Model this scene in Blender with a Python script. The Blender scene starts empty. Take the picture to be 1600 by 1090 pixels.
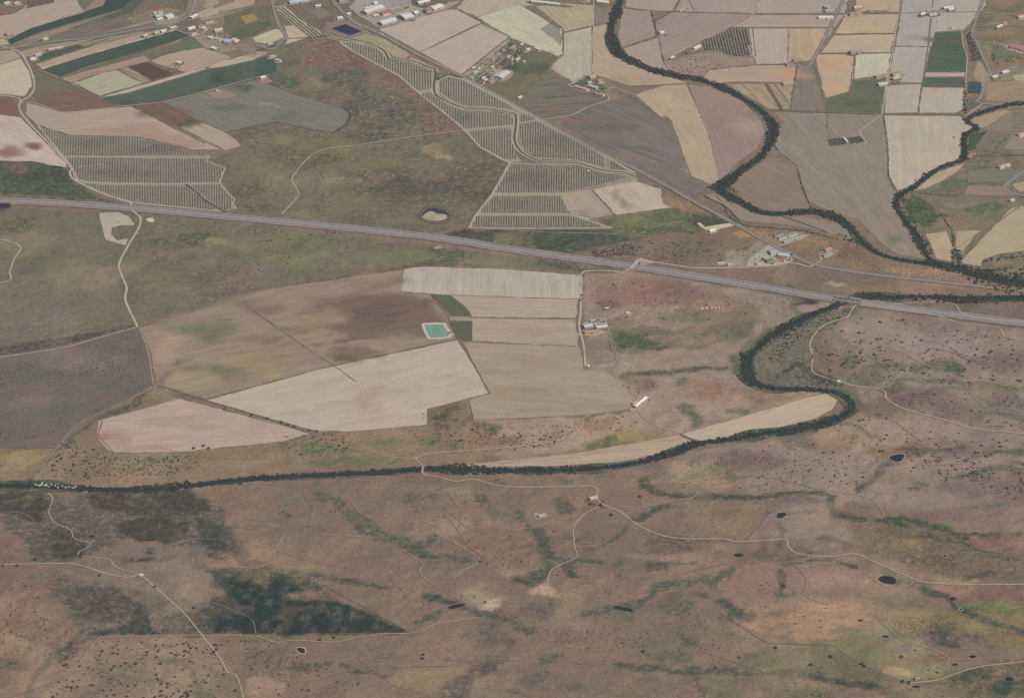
import bpy, bmesh, math, random
import numpy as np
from mathutils import Vector, geometry as mgeo

random.seed(7)
RNG = np.random.default_rng(7)
sc = bpy.context.scene
COL = sc.collection

# ------------------------------------------------------------------ camera
FPX = 4537.0                      # focal length in photograph pixels (1600 wide)
PITCH = math.radians(30.0)
DIST = 5671.0
CAM = np.array([0.0, -DIST * math.cos(PITCH), DIST * math.sin(PITCH)])
cam_d = bpy.data.cameras.new('camera')
cam = bpy.data.objects.new('camera', cam_d)
COL.objects.link(cam)
cam.location = CAM
cam.rotation_euler = (math.pi / 2 - PITCH, 0, 0)
cam_d.sensor_width = 36.0
cam_d.sensor_fit = 'HORIZONTAL'
cam_d.lens = 36.0 * FPX / 1600.0
cam_d.clip_start = 10.0
cam_d.clip_end = 40000.0
sc.camera = cam
CP, SP = math.cos(PITCH), math.sin(PITCH)


def G(x, y):
    """photo pixel -> point on the ground plane"""
    u, v = (x - 800.0) / FPX, -(y - 545.0) / FPX
    d = np.array([u, CP + v * SP, -SP + v * CP])
    t = CAM[2] / -d[2]
    return (CAM[0] + t * d[0], CAM[1] + t * d[1])


def pts(s):
    """'x,y x,y' in photo pixels -> list, carried past the frame where it touches it"""
    out = []
    for a in s.split():
        x, y = map(float, a.split(','))
        if x <= 0: x = -60
        if x >= 1600: x = 1660
        if y <= 0: y = -40
        if y >= 1090: y = 1130
        out.append((x, y))
    return out


def gpts(s):
    return [G(*p) for p in pts(s)]


def s2l(c):
    c = c / 255.0
    return c / 12.92 if c <= 0.04045 else ((c + 0.055) / 1.055) ** 2.4


AIR = (0.030, 0.032, 0.035)
GAIN = (0.93, 0.94, 1.00)


def alb(c):
    """base colour of a surface that reads as sRGB c in this light"""
    return tuple(min(0.88, max(0.012, (s2l(v) - a) / g)) for v, a, g in zip(c, AIR, GAIN))


# ------------------------------------------------------------------ noise in numpy (land cover outlines)
_tab = RNG.random((256, 256))


def vnoise(x, y):
    xi, yi = np.floor(x).astype(int), np.floor(y).astype(int)
    fx, fy = x - xi, y - yi
    fx, fy = fx * fx * (3 - 2 * fx), fy * fy * (3 - 2 * fy)
    a = _tab[xi & 255, yi & 255]; b = _tab[(xi + 1) & 255, yi & 255]
    c = _tab[xi & 255, (yi + 1) & 255]; d = _tab[(xi + 1) & 255, (yi + 1) & 255]
    return (a * (1 - fx) + b * fx) * (1 - fy) + (c * (1 - fx) + d * fx) * fy


def fbm(x, y, n=4):
    s, a, t = 0, 0.5, 0
    for i in range(n):
        s = s + a * vnoise(x * 2 ** i + 17.3 * i, y * 2 ** i + 5.1 * i); t += a; a *= 0.55
    return s / t - 0.5


def sdf(P, poly):
    """signed distance (inside negative) of points P to polygon"""
    q = np.asarray(poly)
    d2 = np.full(len(P), 1e18)
    ins = np.zeros(len(P), bool)
    for i in range(len(q)):
        a, b = q[i], q[(i + 1) % len(q)]
        e = b - a
        w = P - a
        t = np.clip((w @ e) / max(e @ e, 1e-9), 0, 1)
        dd = w - t[:, None] * e
        d2 = np.minimum(d2, (dd * dd).sum(1))
        c = (a[1] > P[:, 1]) != (b[1] > P[:, 1])
        with np.errstate(divide='ignore', invalid='ignore'):
            xx = a[0] + (P[:, 1] - a[1]) * e[0] / (e[1] if e[1] else 1e-9)
        ins ^= c & (P[:, 0] < xx)
    return np.where(ins, -1, 1) * np.sqrt(d2)


def inside(poly, x, y):
    r = False
    n = len(poly)
    for i in range(n):
        ax, ay = poly[i]; bx, by = poly[(i + 1) % n]
        if (ay > y) != (by > y) and x < ax + (y - ay) * (bx - ax) / (by - ay):
            r = not r
    return r


def smooth(p, closed=False, n=4):
    """Catmull-Rom through the points"""
    p = [np.array(v, float) for v in p]
    if len(p) < 3: return p
    out = []
    m = len(p)
    for i in range(m if closed else m - 1):
        p1, p2 = p[i], p[(i + 1) % m]
        p0 = p[i - 1] if (i > 0 or closed) else 2 * p1 - p2
        p3 = p[(i + 2) % m] if (i + 2 < m or closed) else 2 * p2 - p1
        for k in range(n):
            t = k / n
            out.append(0.5 * (2 * p1 + (p2 - p0) * t + (2 * p0 - 5 * p1 + 4 * p2 - p3) * t * t + (3 * p1 - p0 - 3 * p2 + p3) * t ** 3))
    if not closed: out.append(p[-1])
    return out


# ------------------------------------------------------------------ land cover patches (stay put whatever the light)
PATCH_G, PATCH_F = [], []
SOFT = 0.6


def _poly_patch(dst, pxpoly, c, soft, k, warp, mott=0.0, rank=0):
    g = np.array([G(*p) for p in pxpoly])
    m_ = sum(c) / 3
    c = [v * .90 + m_ * .10 for v in c]
    dst.append((g, np.array(alb(c)), soft * SOFT, k, warp, mott, rank))


def P(s, c, soft=18, k=1.0, warp=14, f=0):
    _poly_patch(PATCH_F if f else PATCH_G, pts(s), c, soft, k, warp)


def S(s, c, soft=9, k=0.95, warp=16):
    soft, warp = min(soft, 7), min(warp, 9)
    """scrub: broken into clumps with bare gaps"""
    _poly_patch(PATCH_G, pts(s), c, soft, k, warp, 1.0, 1)


def D(s, c, soft=6, k=1.0, warp=7):
    """damp ground along a stream bed"""
    _poly_patch(PATCH_G, pts(s), c, soft, k, warp, 0.15, 2)


def E(x, y, rx, ry, c, soft=None, k=0.8, warp=22, f=0):
    p = [(x + rx * math.cos(t * math.pi / 9), y + ry * math.sin(t * math.pi / 9)) for t in range(18)]
    _poly_patch(PATCH_F if f else PATCH_G, p, c, soft if soft else max(8, 1.1 * ry * 1.3), min(1, k * 1.1), warp, 0.55, 1)


def L(s, w, c, soft=7, k=0.9, warp=7, f=0):
    p = [np.array(v) for v in smooth(pts(s), n=3)]
    a, b = [], []
    n = len(p)
    for i in range(n):
        t = p[min(i + 1, n - 1)] - p[max(i - 1, 0)]
        t = t / (np.hypot(*t) + 1e-9)
        ww = w * (1.0 if f else 1.4) * (0.5 if i in (0, n - 1) else random.uniform(0.6, 1.35)) / 2
        nn = np.array([-t[1], t[0]]) * ww
        a.append(p[i] + nn); b.append(p[i] - nn)
    _poly_patch(PATCH_F if f else PATCH_G, a + b[::-1], [(v * .62 + sum(c) * .38 / 3) * (.93 if not f else 1) for v in c], soft, min(1, k * 1.15), warp * 1.3, 0.2, 2)


def paint(V, base, patches):
    """V (n,2) ground points, base colour -> (n,3) colours"""
    C = np.tile(np.array(base), (len(V), 1)) if np.ndim(base) == 1 else base
    for g, c, soft, k, warp, mott, rank in sorted(patches, key=lambda q: q[6]):
        m = warp + soft + 4
        lo, hi = g.min(0) - m, g.max(0) + m
        sel = np.nonzero((V[:, 0] > lo[0]) & (V[:, 0] < hi[0]) & (V[:, 1] > lo[1]) & (V[:, 1] < hi[1]))[0]
        if not len(sel): continue
        Q = V[sel]
        if warp > 0:
            s = 1.0 / (warp * 3.2)
            Q = Q + np.stack([fbm(Q[:, 0] * s + 3, Q[:, 1] * s * .8, 5), fbm(Q[:, 0] * s + 71, Q[:, 1] * s * .8 + 40, 5)], 1) * warp * 3.2
        d = sdf(Q, g)
        w = np.clip(0.5 - d / (2 * soft), 0, 1)
        w = w * w * (3 - 2 * w) * k
        if mott:
            if mott >= 1:
                n1 = fbm(V[sel, 0] * .075 + 9, V[sel, 1] * .05 + 4, 4)
                w = w * (1 - np.clip((.0 - n1) * 5.0, 0, 1) * .3)
            else:
                n1 = fbm(V[sel, 0] * .035 + 9, V[sel, 1] * .028 + 4, 4)
                w = w * (1 - mott * np.clip((.06 - n1) * 5.0, 0, 1) * .85)
        w = w[:, None]
        C[sel] = np.maximum(C[sel] + (c - C[sel]) * w * ((1.0, 1.4, 1.05, 1.0)[rank] if patches is PATCH_G else 1.0), .012)
    return C


# ------------------------------------------------------------------ materials
class NT:
    def __init__(s, m):
        m.use_nodes = True
        s.t = m.node_tree
        s.t.nodes.clear()
        s.m = m

    def n(s, t, ins=None, **kw):
        nd = s.t.nodes.new(t)
        for k, v in kw.items(): setattr(nd, k, v)
        for k, v in (ins or {}).items():
            if hasattr(v, 'is_output') or isinstance(v, bpy.types.NodeSocket): s.t.links.new(v, nd.inputs[k])
            else: nd.inputs[k].default_value = v
        return nd

    def math(s, op, a, b=0.0, c=None):
        d = {0: a, 1: b}
        if c is not None: d[2] = c
        return s.n('ShaderNodeMath', d, operation=op).outputs[0]

    def mix(s, f, a, b, mode='MIX'):
        nd = s.n('ShaderNodeMix', None, data_type='RGBA', blend_type=mode)
        for i, v in ((0, f), (6, a), (7, b)):
            if isinstance(v, bpy.types.NodeSocket): s.t.links.new(v, nd.inputs[i])
            else: nd.inputs[i].default_value = v if i == 0 or len(v) == 4 else (*v, 1)
        return nd.outputs[2]

    def ramp(s, v, lo, hi, a=0.0, b=1.0):
        return s.n('ShaderNodeMapRange', {0: v, 1: lo, 2: hi, 3: a, 4: b}, clamp=True).outputs[0]

    def noise(s, vec, scale, detail=4, rough=0.55, dist=0.0):
        return s.n('ShaderNodeTexNoise', {'Vector': vec, 'Scale': scale, 'Detail': detail, 'Roughness': rough, 'Distortion': dist}).outputs[0]

    def out(s, col, rough=0.9, spec=0.15, normal=None, **kw):
        b = s.n('ShaderNodeBsdfPrincipled', {'Base Color': col, 'Roughness': rough, 'Specular IOR Level': spec, **kw})
        if normal is not None: s.t.links.new(normal, b.inputs['Normal'])
        o = s.n('ShaderNodeOutputMaterial')
        s.t.links.new(b.outputs[0], o.inputs[0])
        return s.m


def mat_sheet(name, var=0.10, hue=0.25, grain=0.14, stripes=None, streak=None, warm=(1.13, 0.98, 0.90), cool=(0.90, 1.02, 0.95), speck=0.0, bump=0.0, seed=0.0):
    """soil / grass whose colour comes from the mesh attribute 'cover', broken up by noise at several sizes.
    stripes = (angle, spacing m, darkening, sharpness); streak = (angle, stretch, strength)"""
    m = bpy.data.materials.new(name)
    t = NT(m)
    cov = t.n('ShaderNodeAttribute', None, attribute_name='cover').outputs['Color']
    geo = t.n('ShaderNodeNewGeometry').outputs['Position']
    pos = t.n('ShaderNodeVectorMath', {0: geo, 1: (seed * 311.7, seed * 173.3, 0)}, operation='ADD').outputs[0]
    big = t.noise(pos, 0.006, 3, 0.6, 0.4)
    mid = t.noise(pos, 0.027, 5, 0.62, 0.6)
    fine = t.noise(pos, 0.16, 3, 0.65)
    col = t.mix(t.ramp(big, 0.45, 0.72, 0, hue), cov, t.mix(1.0, cov, (*warm, 1), 'MULTIPLY'))
    col = t.mix(t.ramp(mid, 0.5, 0.75, 0, hue * 1.3), col, t.mix(1.0, cov, (*cool, 1), 'MULTIPLY'))
    f = t.ramp(mid, 0.25, 0.75, 1 - var, 1 + var)
    f = t.math('MULTIPLY', f, t.ramp(big, 0.3, 0.7, 1 - var * .6, 1 + var * .6))
    f = t.math('MULTIPLY', f, t.ramp(fine, 0.25, 0.75, 1 - grain, 1 + grain))
    if speck:
        md = t.noise(pos, 0.06, 4, 0.7, 0.8)
        col = t.mix(t.ramp(md, 0.50, 0.62, 0, .34), col, t.mix(1.0, col, (0.80, 0.90, 0.80, 1), 'MULTIPLY'))
        col = t.mix(t.ramp(md, 0.50, 0.36, 0, .34), col, t.mix(1.0, col, (1.22, 1.16, 1.08, 1), 'MULTIPLY'))
        lum = t.n('ShaderNodeRGBToBW', {0: cov}).outputs[0]
        dk = t.ramp(lum, 0.140, 0.095)
        sp = t.noise(pos, 0.085, 5, 0.72, 0.6)
        bare = t.mix(1.0, col, (1.95, 1.65, 1.5, 1), 'MULTIPLY')
        col = t.mix(t.math('MULTIPLY', dk, t.ramp(sp, 0.49, 0.60)), col, bare)
        col = t.mix(t.math('MULTIPLY', dk, t.ramp(sp, 0.46, 0.34)), col, t.mix(1.0, col, (0.84, 0.92, 0.90, 1), 'MULTIPLY'))
        v = t.noise(pos, 0.33, 2, 0.5)
        f = t.math('MULTIPLY', f, t.ramp(v, 0.56, 0.68, 1.0, 1 - speck))
        v2 = t.noise(pos, 0.11, 3, 0.6, 0.5)
        f = t.math('MULTIPLY', f, t.ramp(v2, 0.55, 0.75, 1.0, 1 - speck * .6))
    for ang, st, strength in ([streak] if streak else []):
        mp = t.n('ShaderNodeMapping', {'Vector': pos, 'Rotation': (0, 0, -ang), 'Scale': (0.02 / st * 2.5, 0.16, 1)}).outputs[0]
        # the mapping turns first along the working direction: x runs with it
        a = t.n('ShaderNodeVectorRotate', {'Vector': pos, 'Angle': -ang}, rotation_type='Z_AXIS').outputs[0]
        a = t.n('ShaderNodeVectorMath', {0: a, 1: (0.10 / st, 0.10, 1)}, operation='MULTIPLY').outputs[0]
        nz = t.noise(a, 1.0, 4, 0.65)
        f = t.math('MULTIPLY', f, t.ramp(nz, 0.28, 0.72, 1 - strength, 1 + strength))
    if stripes:
        ang, sp, dk, sharp = stripes
        a = t.n('ShaderNodeVectorRotate', {'Vector': pos, 'Angle': -ang}, rotation_type='Z_AXIS').outputs[0]
        y = t.n('ShaderNodeSeparateXYZ', {0: a}).outputs[1]
        wob = t.math('MULTIPLY', t.noise(pos, 0.02, 2), sp * 0.5)
        ph = t.math('MULTIPLY', t.math('ADD', y, wob), 2 * math.pi / sp)
        w = t.math('SINE', ph)
        am = t.ramp(t.noise(pos, 0.012, 3), 0.3, 0.7, 0.35, 1.0)
        f = t.math('MULTIPLY', f, t.math('SUBTRACT', 1.0, t.math('MULTIPLY', t.math('MULTIPLY', t.ramp(w, 1 - 2 * sharp, 1.0), dk), am)))
    g = t.n('ShaderNodeCombineColor', {0: f, 1: f, 2: f}).outputs[0]
    col = t.mix(1.0, col, g, 'MULTIPLY')
    nrm = None
    if bump:
        hgt = t.math('ADD', t.math('MULTIPLY', t.noise(pos, 0.0068, 3, 0.5, 0.3), 34.0), t.math('MULTIPLY', t.noise(pos, 0.05, 3, 0.5), 2.0))
        nrm = t.n('ShaderNodeBump', {'Height': hgt, 'Strength': bump, 'Distance': 1.0}).outputs[0]
    return t.out(col, 0.95, 0.1, nrm)


def mat_plain(name, c, var=0.12, scale=0.2, rough=0.85, spec=0.2, c2=None):
    m = bpy.data.materials.new(name)
    t = NT(m)
    pos = t.n('ShaderNodeNewGeometry').outputs['Position']
    nz = t.noise(pos, scale, 4, 0.6)
    nz2 = t.noise(pos, scale * 0.12, 3, 0.6)
    a = alb(c)
    f = t.math('MULTIPLY', t.ramp(nz, 0.25, 0.75, 1 - var, 1 + var), t.ramp(nz2, 0.3, 0.7, 1 - var * .7, 1 + var * .7))
    g = t.n('ShaderNodeCombineColor', {0: f, 1: f, 2: f}).outputs[0]
    base = t.mix(t.ramp(nz2, 0.35, 0.65), a, alb(c2)) if c2 else None
    col = t.mix(1.0, base if base else (*a, 1), g, 'MULTIPLY')
    return t.out(col, rough, spec)


def mat_leaf(name, c, c2, size=3.0):
    """foliage: clumps of two greens, different from tree to tree"""
    m = bpy.data.materials.new(name)
    t = NT(m)
    pos = t.n('ShaderNodeNewGeometry').outputs['Position']
    nz = t.noise(pos, 1.0 / size, 3, 0.6)
    nb = t.noise(pos, 0.05, 2, 0.6)
    k = t.math('ADD', t.math('MULTIPLY', nz, 0.6), t.math('MULTIPLY', nb, 0.6))
    col = t.mix(t.ramp(k, 0.42, 0.78), c, c2)
    return t.out(col, 0.8, 0.15)


def mat_water(name, c, rough=0.12, spec=0.14):
    m = bpy.data.materials.new(name)
    t = NT(m)
    pos = t.n('ShaderNodeNewGeometry').outputs['Position']
    nz = t.noise(pos, 0.05, 3)
    col = t.mix(t.ramp(nz, 0.35, 0.65), tuple(v * 0.85 for v in c), tuple(v * 1.15 for v in c))
    b = t.n('ShaderNodeBump', {'Height': t.noise(pos, 0.6, 3), 'Strength': 0.15, 'Distance': 0.2}).outputs[0]
    return t.out(col, rough, spec, b)


# ------------------------------------------------------------------ objects
def link(name, me, mat=None, parent=None):
    o = bpy.data.objects.new(name, me)
    COL.objects.link(o)
    if mat is not None and me is not None: me.materials.append(mat)
    if parent is not None: o.parent = parent
    return o


def mesh_np(name, V, F, smooth_=False):
    me = bpy.data.meshes.new(name)
    V = np.asarray(V, np.float32)
    F = np.asarray(F, np.int32)
    k = F.shape[1]
    me.vertices.add(len(V)); me.vertices.foreach_set('co', V.ravel())
    me.loops.add(F.size); me.loops.foreach_set('vertex_index', F.ravel())
    me.polygons.add(len(F))
    me.polygons.foreach_set('loop_start', np.arange(0, F.size, k, dtype=np.int32))
    me.polygons.foreach_set('loop_total', np.full(len(F), k, np.int32))
    me.update(calc_edges=True)
    if smooth_: me.polygons.foreach_set('use_smooth', np.ones(len(F), bool))
    return me


def set_cover(me, C):
    at = me.attributes.new('cover', 'FLOAT_COLOR', 'POINT')
    at.data.foreach_set('color', np.concatenate([C, np.ones((len(C), 1))], 1).astype(np.float32).ravel())


def tag(o, label=None, cat=None, group=None, kind=None):
    if label: o['label'] = label
    if cat: o['category'] = cat
    if group: o['group'] = group
    if kind: o['kind'] = kind
    return o


def poly_mesh(name, g, z, step=14.0, wob=1.2):
    """triangulated sheet of a ground polygon with interior points"""
    g = [np.array(p, float) for p in g]
    B = []
    n = len(g)
    for i in range(n):
        a, b = g[i], g[(i + 1) % n]
        k = max(1, int(np.hypot(*(b - a)) / step))
        e = b - a
        nn = np.array([-e[1], e[0]]) / (np.hypot(*e) + 1e-9)
        for j in range(k):
            p = a + e * j / k
            if j and wob: p = p + nn * random.gauss(0, wob)
            B.append(p)
    q = np.array(g)
    lo, hi = q.min(0), q.max(0)
    xs, ys = np.arange(lo[0] + step / 2, hi[0], step), np.arange(lo[1] + step / 2, hi[1], step)
    I = np.zeros((0, 2))
    if len(xs) and len(ys):
        X, Y = np.meshgrid(xs, ys)
        I = np.stack([X.ravel(), Y.ravel()], 1)
        I = I + RNG.uniform(-.2, .2, I.shape) * step
        I = I[sdf(I, np.array(B)) < -step * 0.35]
    allp = [Vector(p) for p in B] + [Vector(p) for p in I]
    r = mgeo.delaunay_2d_cdt(allp, [], [list(range(len(B)))], 1, 1e-4)
    V = np.array([(v[0], v[1], z) for v in r[0]])
    F = np.array([f for f in r[2] if len(f) == 3])
    # face up
    a, b, c = V[F[:, 0]], V[F[:, 1]], V[F[:, 2]]
    up = np.cross(b - a, c - a)[:, 2] < 0
    F[up] = F[up][:, ::-1]
    return mesh_np(name, V, F)


_seed = [0]


def sheet(name, g, z, c, step=14.0, wob=1.2, mat=None, patches=None, **kw):
    me = poly_mesh(name, g, z, step, wob)
    V = np.empty(len(me.vertices) * 3, np.float32)
    me.vertices.foreach_get('co', V)
    V = V.reshape(-1, 3)[:, :2].astype(float)
    set_cover(me, paint(V, alb(c), PATCH_F if patches is None else patches))
    _seed[0] += 1
    m = mat or mat_sheet(name + ' soil', seed=_seed[0] * 0.37, **kw)
    return tag(link(name, me, m), kind='structure')


def img_angle(s):
    """ground angle of a direction given by two photo pixels"""
    a, b = gpts(s)
    return math.atan2(b[1] - a[1], b[0] - a[0])


def resample(p, step):
    p = np.array(p, float)
    seg = np.hypot(*(p[1:] - p[:-1]).T)
    s = np.concatenate([[0], np.cumsum(seg)])
    t = np.linspace(0, s[-1], max(2, int(s[-1] / step)))
    return np.stack([np.interp(t, s, p[:, 0]), np.interp(t, s, p[:, 1])], 1)


def ribbon_mesh(name, p, w, z, off=0.0, wob=0.0):
    """p: ground polyline; w width in m; z height or function of index share"""
    p = np.asarray(p)
    n = len(p)
    t = np.gradient(p, axis=0)
    t /= np.hypot(*t.T)[:, None] + 1e-9
    nn = np.stack([-t[:, 1], t[:, 0]], 1)
    ns = RNG.standard_normal(n + 24)
    if wob > .25: ns = np.convolve(ns, np.hanning(15) / 2.6, 'same')      # banks swell and narrow slowly
    ww = w / 2 * np.maximum(.25, 1 + wob * ns[12:12 + n])
    z = np.full(n, z) if np.ndim(z) == 0 else z
    A = p + nn * (off + ww)[:, None]
    Bp = p + nn * (off - ww)[:, None]
    V = np.concatenate([np.column_stack([A, z]), np.column_stack([Bp, z])])
    i = np.arange(n - 1)
    F = np.stack([i, i + n, i + n + 1, i + 1], 1)
    return mesh_np(name, V, F)


def line_px(s, step=8.0, n=5, sm=True):
    q = gpts(s)
    return resample(smooth(q, n=n) if sm else q, step)


def track(name, s, w, z, mat, wob=0.12, sm=True, step=8.0):
    return tag(link(name, ribbon_mesh(name, line_px(s, step, sm=sm), w, z, 0, wob), mat), kind='structure')

# ================================================================== LAND COVER OF THE OPEN GROUND
# --- wide zones
P('0,0 430,0 450,60 400,125 257,160 180,165 50,170 0,160', (126, 114, 98), 20)
P('430,0 720,0 690,40 560,60 430,30', (120, 110, 96), 15)
P('400,78 445,70 520,62 600,100 680,145 728,204 800,255 770,305 735,357 640,365 560,352 430,340 345,290 330,245 376,230 350,207 400,195', (113, 106, 91), 10, 1, 8)
P('345,285 430,338 375,330 350,262', (110, 103, 88), 10)
P('470,62 530,62 575,80 640,125 690,165 735,205 690,208 620,172 560,118 505,100', (118, 98, 88), 26, .9, 20)
P('520,92 590,105 640,130 655,150 600,140 545,115', (118, 97, 88), 20, .6)
P('405,85 470,66 500,95 540,120 500,135 430,110', (112, 108, 92), 22, .9, 20)
E(525, 122, 34, 11, (96, 96, 80)); E(585, 148, 34, 13, (92, 96, 82)); E(600, 185, 45, 18, (94, 95, 82)); E(560, 165, 30, 10, (100, 98, 82))
E(490, 130, 40, 16, (130, 117, 98)); E(455, 160, 30, 12, (112, 110, 90)); E(440, 218, 36, 9, (132, 122, 96)); E(520, 232, 50, 13, (126, 118, 90)); E(680, 232, 30, 10, (140, 127, 102)); E(695, 245, 18, 8, (150, 136, 108), None, .7)
E(588, 187, 30, 5, (132, 116, 95)); E(625, 172, 18, 10, (134, 112, 92)); E(480, 250, 60, 16, (108, 102, 84))
P('500,280 600,262 720,258 790,262 780,300 700,322 640,318 560,300', (101, 97, 83), 30, .85, 30)
E(715, 275, 45, 14, (104, 96, 82)); E(430, 275, 50, 18, (113, 106, 88)); E(545, 318, 60, 12, (119, 108, 92)); E(560, 312, 14, 5, (132, 122, 92)); E(445, 330, 26, 6, (94, 94, 78))
E(380, 255, 20, 22, (122, 112, 92)); E(640, 345, 60, 8, (122, 112, 92)); E(705, 352, 20, 4, (132, 112, 90))
# south of the motorway, left
P('0,322 200,332 400,352 600,376 800,400 985,428 908,426 800,420 660,414 560,424 400,456 218,510 100,528 0,556', (114, 109, 92), 12, 1, 8)
P('0,330 150,340 175,420 190,500 100,525 0,550', (121, 113, 98), 30, .8, 26)
E(60, 395, 60, 25, (108, 105, 86)); E(40, 345, 40, 12, (106, 103, 84)); E(100, 425, 40, 25, (112, 110, 90)); E(60, 500, 70, 22, (128, 116, 104)); E(160, 455, 20, 32, (127, 114, 101)); E(125, 385, 30, 12, (122, 114, 96)); E(30, 480, 30, 18, (126, 114, 100))
E(305, 375, 30, 10, (94, 96, 82)); E(250, 380, 28, 8, (98, 99, 84)); E(335, 378, 18, 6, (136, 126, 98)); E(255, 392, 16, 4, (134, 116, 96)); E(300, 440, 60, 30, (112, 106, 90)); E(370, 440, 30, 20, (118, 104, 94))
E(450, 390, 80, 25, (120, 118, 92)); E(530, 400, 60, 18, (122, 120, 96)); E(620, 400, 60, 15, (121, 118, 93)); E(405, 425, 20, 18, (126, 116, 103)); E(415, 395, 16, 12, (130, 122, 98)); E(560, 405, 20, 12, (114, 114, 94))
P('665,385 760,396 905,414 905,424 800,412 700,408 660,412', (91, 97, 82), 9, .9)
P('560,425 640,413 700,410 900,424 800,419 660,416 560,430 400,462 400,456', (97, 95, 82), 6, .9)
P('0,553 60,532 205,508 213,512 90,545 0,568', (94, 88, 82), 5, 1, 4)
L('0,566 90,543 214,510', 4, (120, 108, 94), 4, .8, 2)
P('0,253 48,252 104,265 118,287 160,309 200,324 0,310', (82, 89, 77), 7, 1, 5)
P('0,300 90,308 200,320 200,326 0,313', (118, 104, 90), 5, .8)
E(60, 270, 50, 12, (76, 84, 72)); E(20, 262, 22, 7, (112, 96, 82)); P('0,318 20,320 12,328 0,330', (84, 88, 88), 3)
# strip north of the motorway, centre
P('690,372 760,360 960,357 1003,371 930,390 870,402 780,389', (83, 91, 77), 9, 1, 8)
E(720, 364, 22, 6, (88, 82, 72)); E(850, 380, 60, 10, (78, 87, 72)); E(790, 365, 40, 4, (76, 84, 70))
P('940,345 1055,324 1085,330 1140,345 1085,362 1000,377 962,366', (101, 107, 82), 7, 1, 6)
E(1000, 345, 30, 5, (116, 118, 88)); E(1040, 358, 50, 5, (88, 97, 76)); E(985, 360, 20, 4, (118, 112, 86))
P('1040,322 1130,338 1160,350 1090,352 1060,345 1100,340', (80, 89, 76), 7, 1)
P('1045,308 1085,316 1112,330 1082,334 1045,322', (148, 122, 94), 8, 1)
P('880,398 1003,372 1090,362 1115,360 1145,368 1190,385 1165,412 1040,414 1010,410', (128, 110, 97), 10, 1, 8)
P('975,378 1090,358 1110,368 1100,395 1010,400', (124, 110, 95), 18, .6)
E(1090, 395, 40, 10, (122, 108, 94)); E(1115, 400, 12, 5, (124, 112, 92)); E(1150, 380, 26, 10, (110, 102, 88)); E(945, 402, 30, 6, (136, 114, 98))
P('1150,352 1200,378 1262,408 1340,420 1400,424 1540,452 1600,462 1600,440 1500,418 1400,404 1330,362 1230,355', (138, 116, 96), 8, 1, 8)
E(1175, 365, 30, 8, (160, 134, 98), 8); E(1235, 375, 50, 10, (155, 130, 100)); E(1290, 390, 30, 8, (140, 118, 100)); E(1330, 395, 30, 14, (126, 108, 92)); E(1230, 365, 20, 5, (148, 128, 98)); E(1170, 372, 14, 4, (120, 112, 84))
E(1430, 425, 60, 7, (150, 124, 106)); E(1480, 437, 50, 7, (146, 120, 104))
P('1140,385 1205,378 1235,405 1225,418 1165,418 1130,412', (150, 138, 122), 6, .9, 5)
P('1000,415 1060,420 1190,424 1285,422 1410,440 1540,462 1380,462 1310,470 1200,445 1085,425', (130, 110, 98), 9, 1, 7)
E(1215, 438, 22, 5, (110, 110, 92)); E(1100, 432, 40, 5, (136, 112, 98)); E(1310, 445, 24, 3, (162, 142, 122), 6); E(1290, 452, 40, 6, (126, 114, 96)); E(1390, 455, 60, 6, (132, 116, 98))
# pasture east of the striped fields
P('912,428 985,424 1200,458 1330,480 1240,500 1160,548 1168,595 1230,612 1310,614 1062,678 900,702 785,720 745,690 740,657 905,650 990,640 978,605 916,578', (152, 132, 118), 8, 1, 7)
P('985,430 1060,440 1135,458 1150,470 1100,478 1000,480 930,482 918,470 930,445', (138, 111, 101), 22, .9, 18)
E(945, 445, 24, 9, (146, 124, 108)); E(1040, 455, 40, 8, (134, 106, 98)); E(950, 475, 22, 5, (122, 98, 90))
P('1030,488 1080,478 1150,470 1190,480 1180,505 1110,505 1020,500', (128, 116, 98), 14, .9)
P('950,512 1000,510 1060,514 1110,505 1175,500 1165,530 1090,543 1000,552 955,548', (106, 106, 88), 14, .8, 14)
E(1000, 530, 48, 13, (92, 98, 78)); E(1030, 540, 34, 6, (84, 93, 74)); E(1075, 525, 60, 9, (146, 122, 106)); E(1150, 520, 20, 12, (98, 102, 84)); E(1120, 480, 30, 10, (150, 126, 106)); E(1080, 508, 30, 6, (146, 120, 102))
P('916,530 955,526 966,574 920,578', (138, 124, 113), 4, .9)
E(970, 505, 20, 12, (134, 116, 98)); L('980,583 1040,580 1100,577 1145,577', 6, (98, 102, 82)); E(985, 595, 14, 8, (96, 104, 80)); E(1010, 570, 40, 5, (154, 136, 120)); E(960, 573, 34, 3, (156, 142, 132), 5)
E(1063, 600, 12, 6, (102, 108, 84)); L('1070,630 1080,650 1095,662', 13, (106, 110, 84), 9); E(1150, 645, 16, 5, (112, 112, 86)); E(1110, 610, 60, 14, (146, 120, 104)); L('1020,620 1070,612 1105,598', 2, (160, 140, 122))
E(1000, 600, 20, 12, (130, 112, 100)); E(1190, 620, 40, 10, (142, 118, 100)); E(950, 690, 40, 10, (116, 112, 86)); E(940, 660, 40, 10, (140, 118, 98)); E(990, 680, 30, 8, (146, 126, 100)); E(945, 688, 14, 5, (92, 90, 76)); L('905,650 940,645 990,640', 4, (112, 112, 84)); L('910,642 915,655', 4, (108, 110, 82))
P('670,638 726,626 740,657 770,665 700,672 668,664', (124, 108, 88), 5, 1, 4)
L('690,672 692,655 705,640 720,634', 9, (98, 98, 78)); L('700,672 690,650', 6, (96, 96, 76)); P('745,660 780,668 770,678 745,676', (106, 104, 84), 6)
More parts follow.
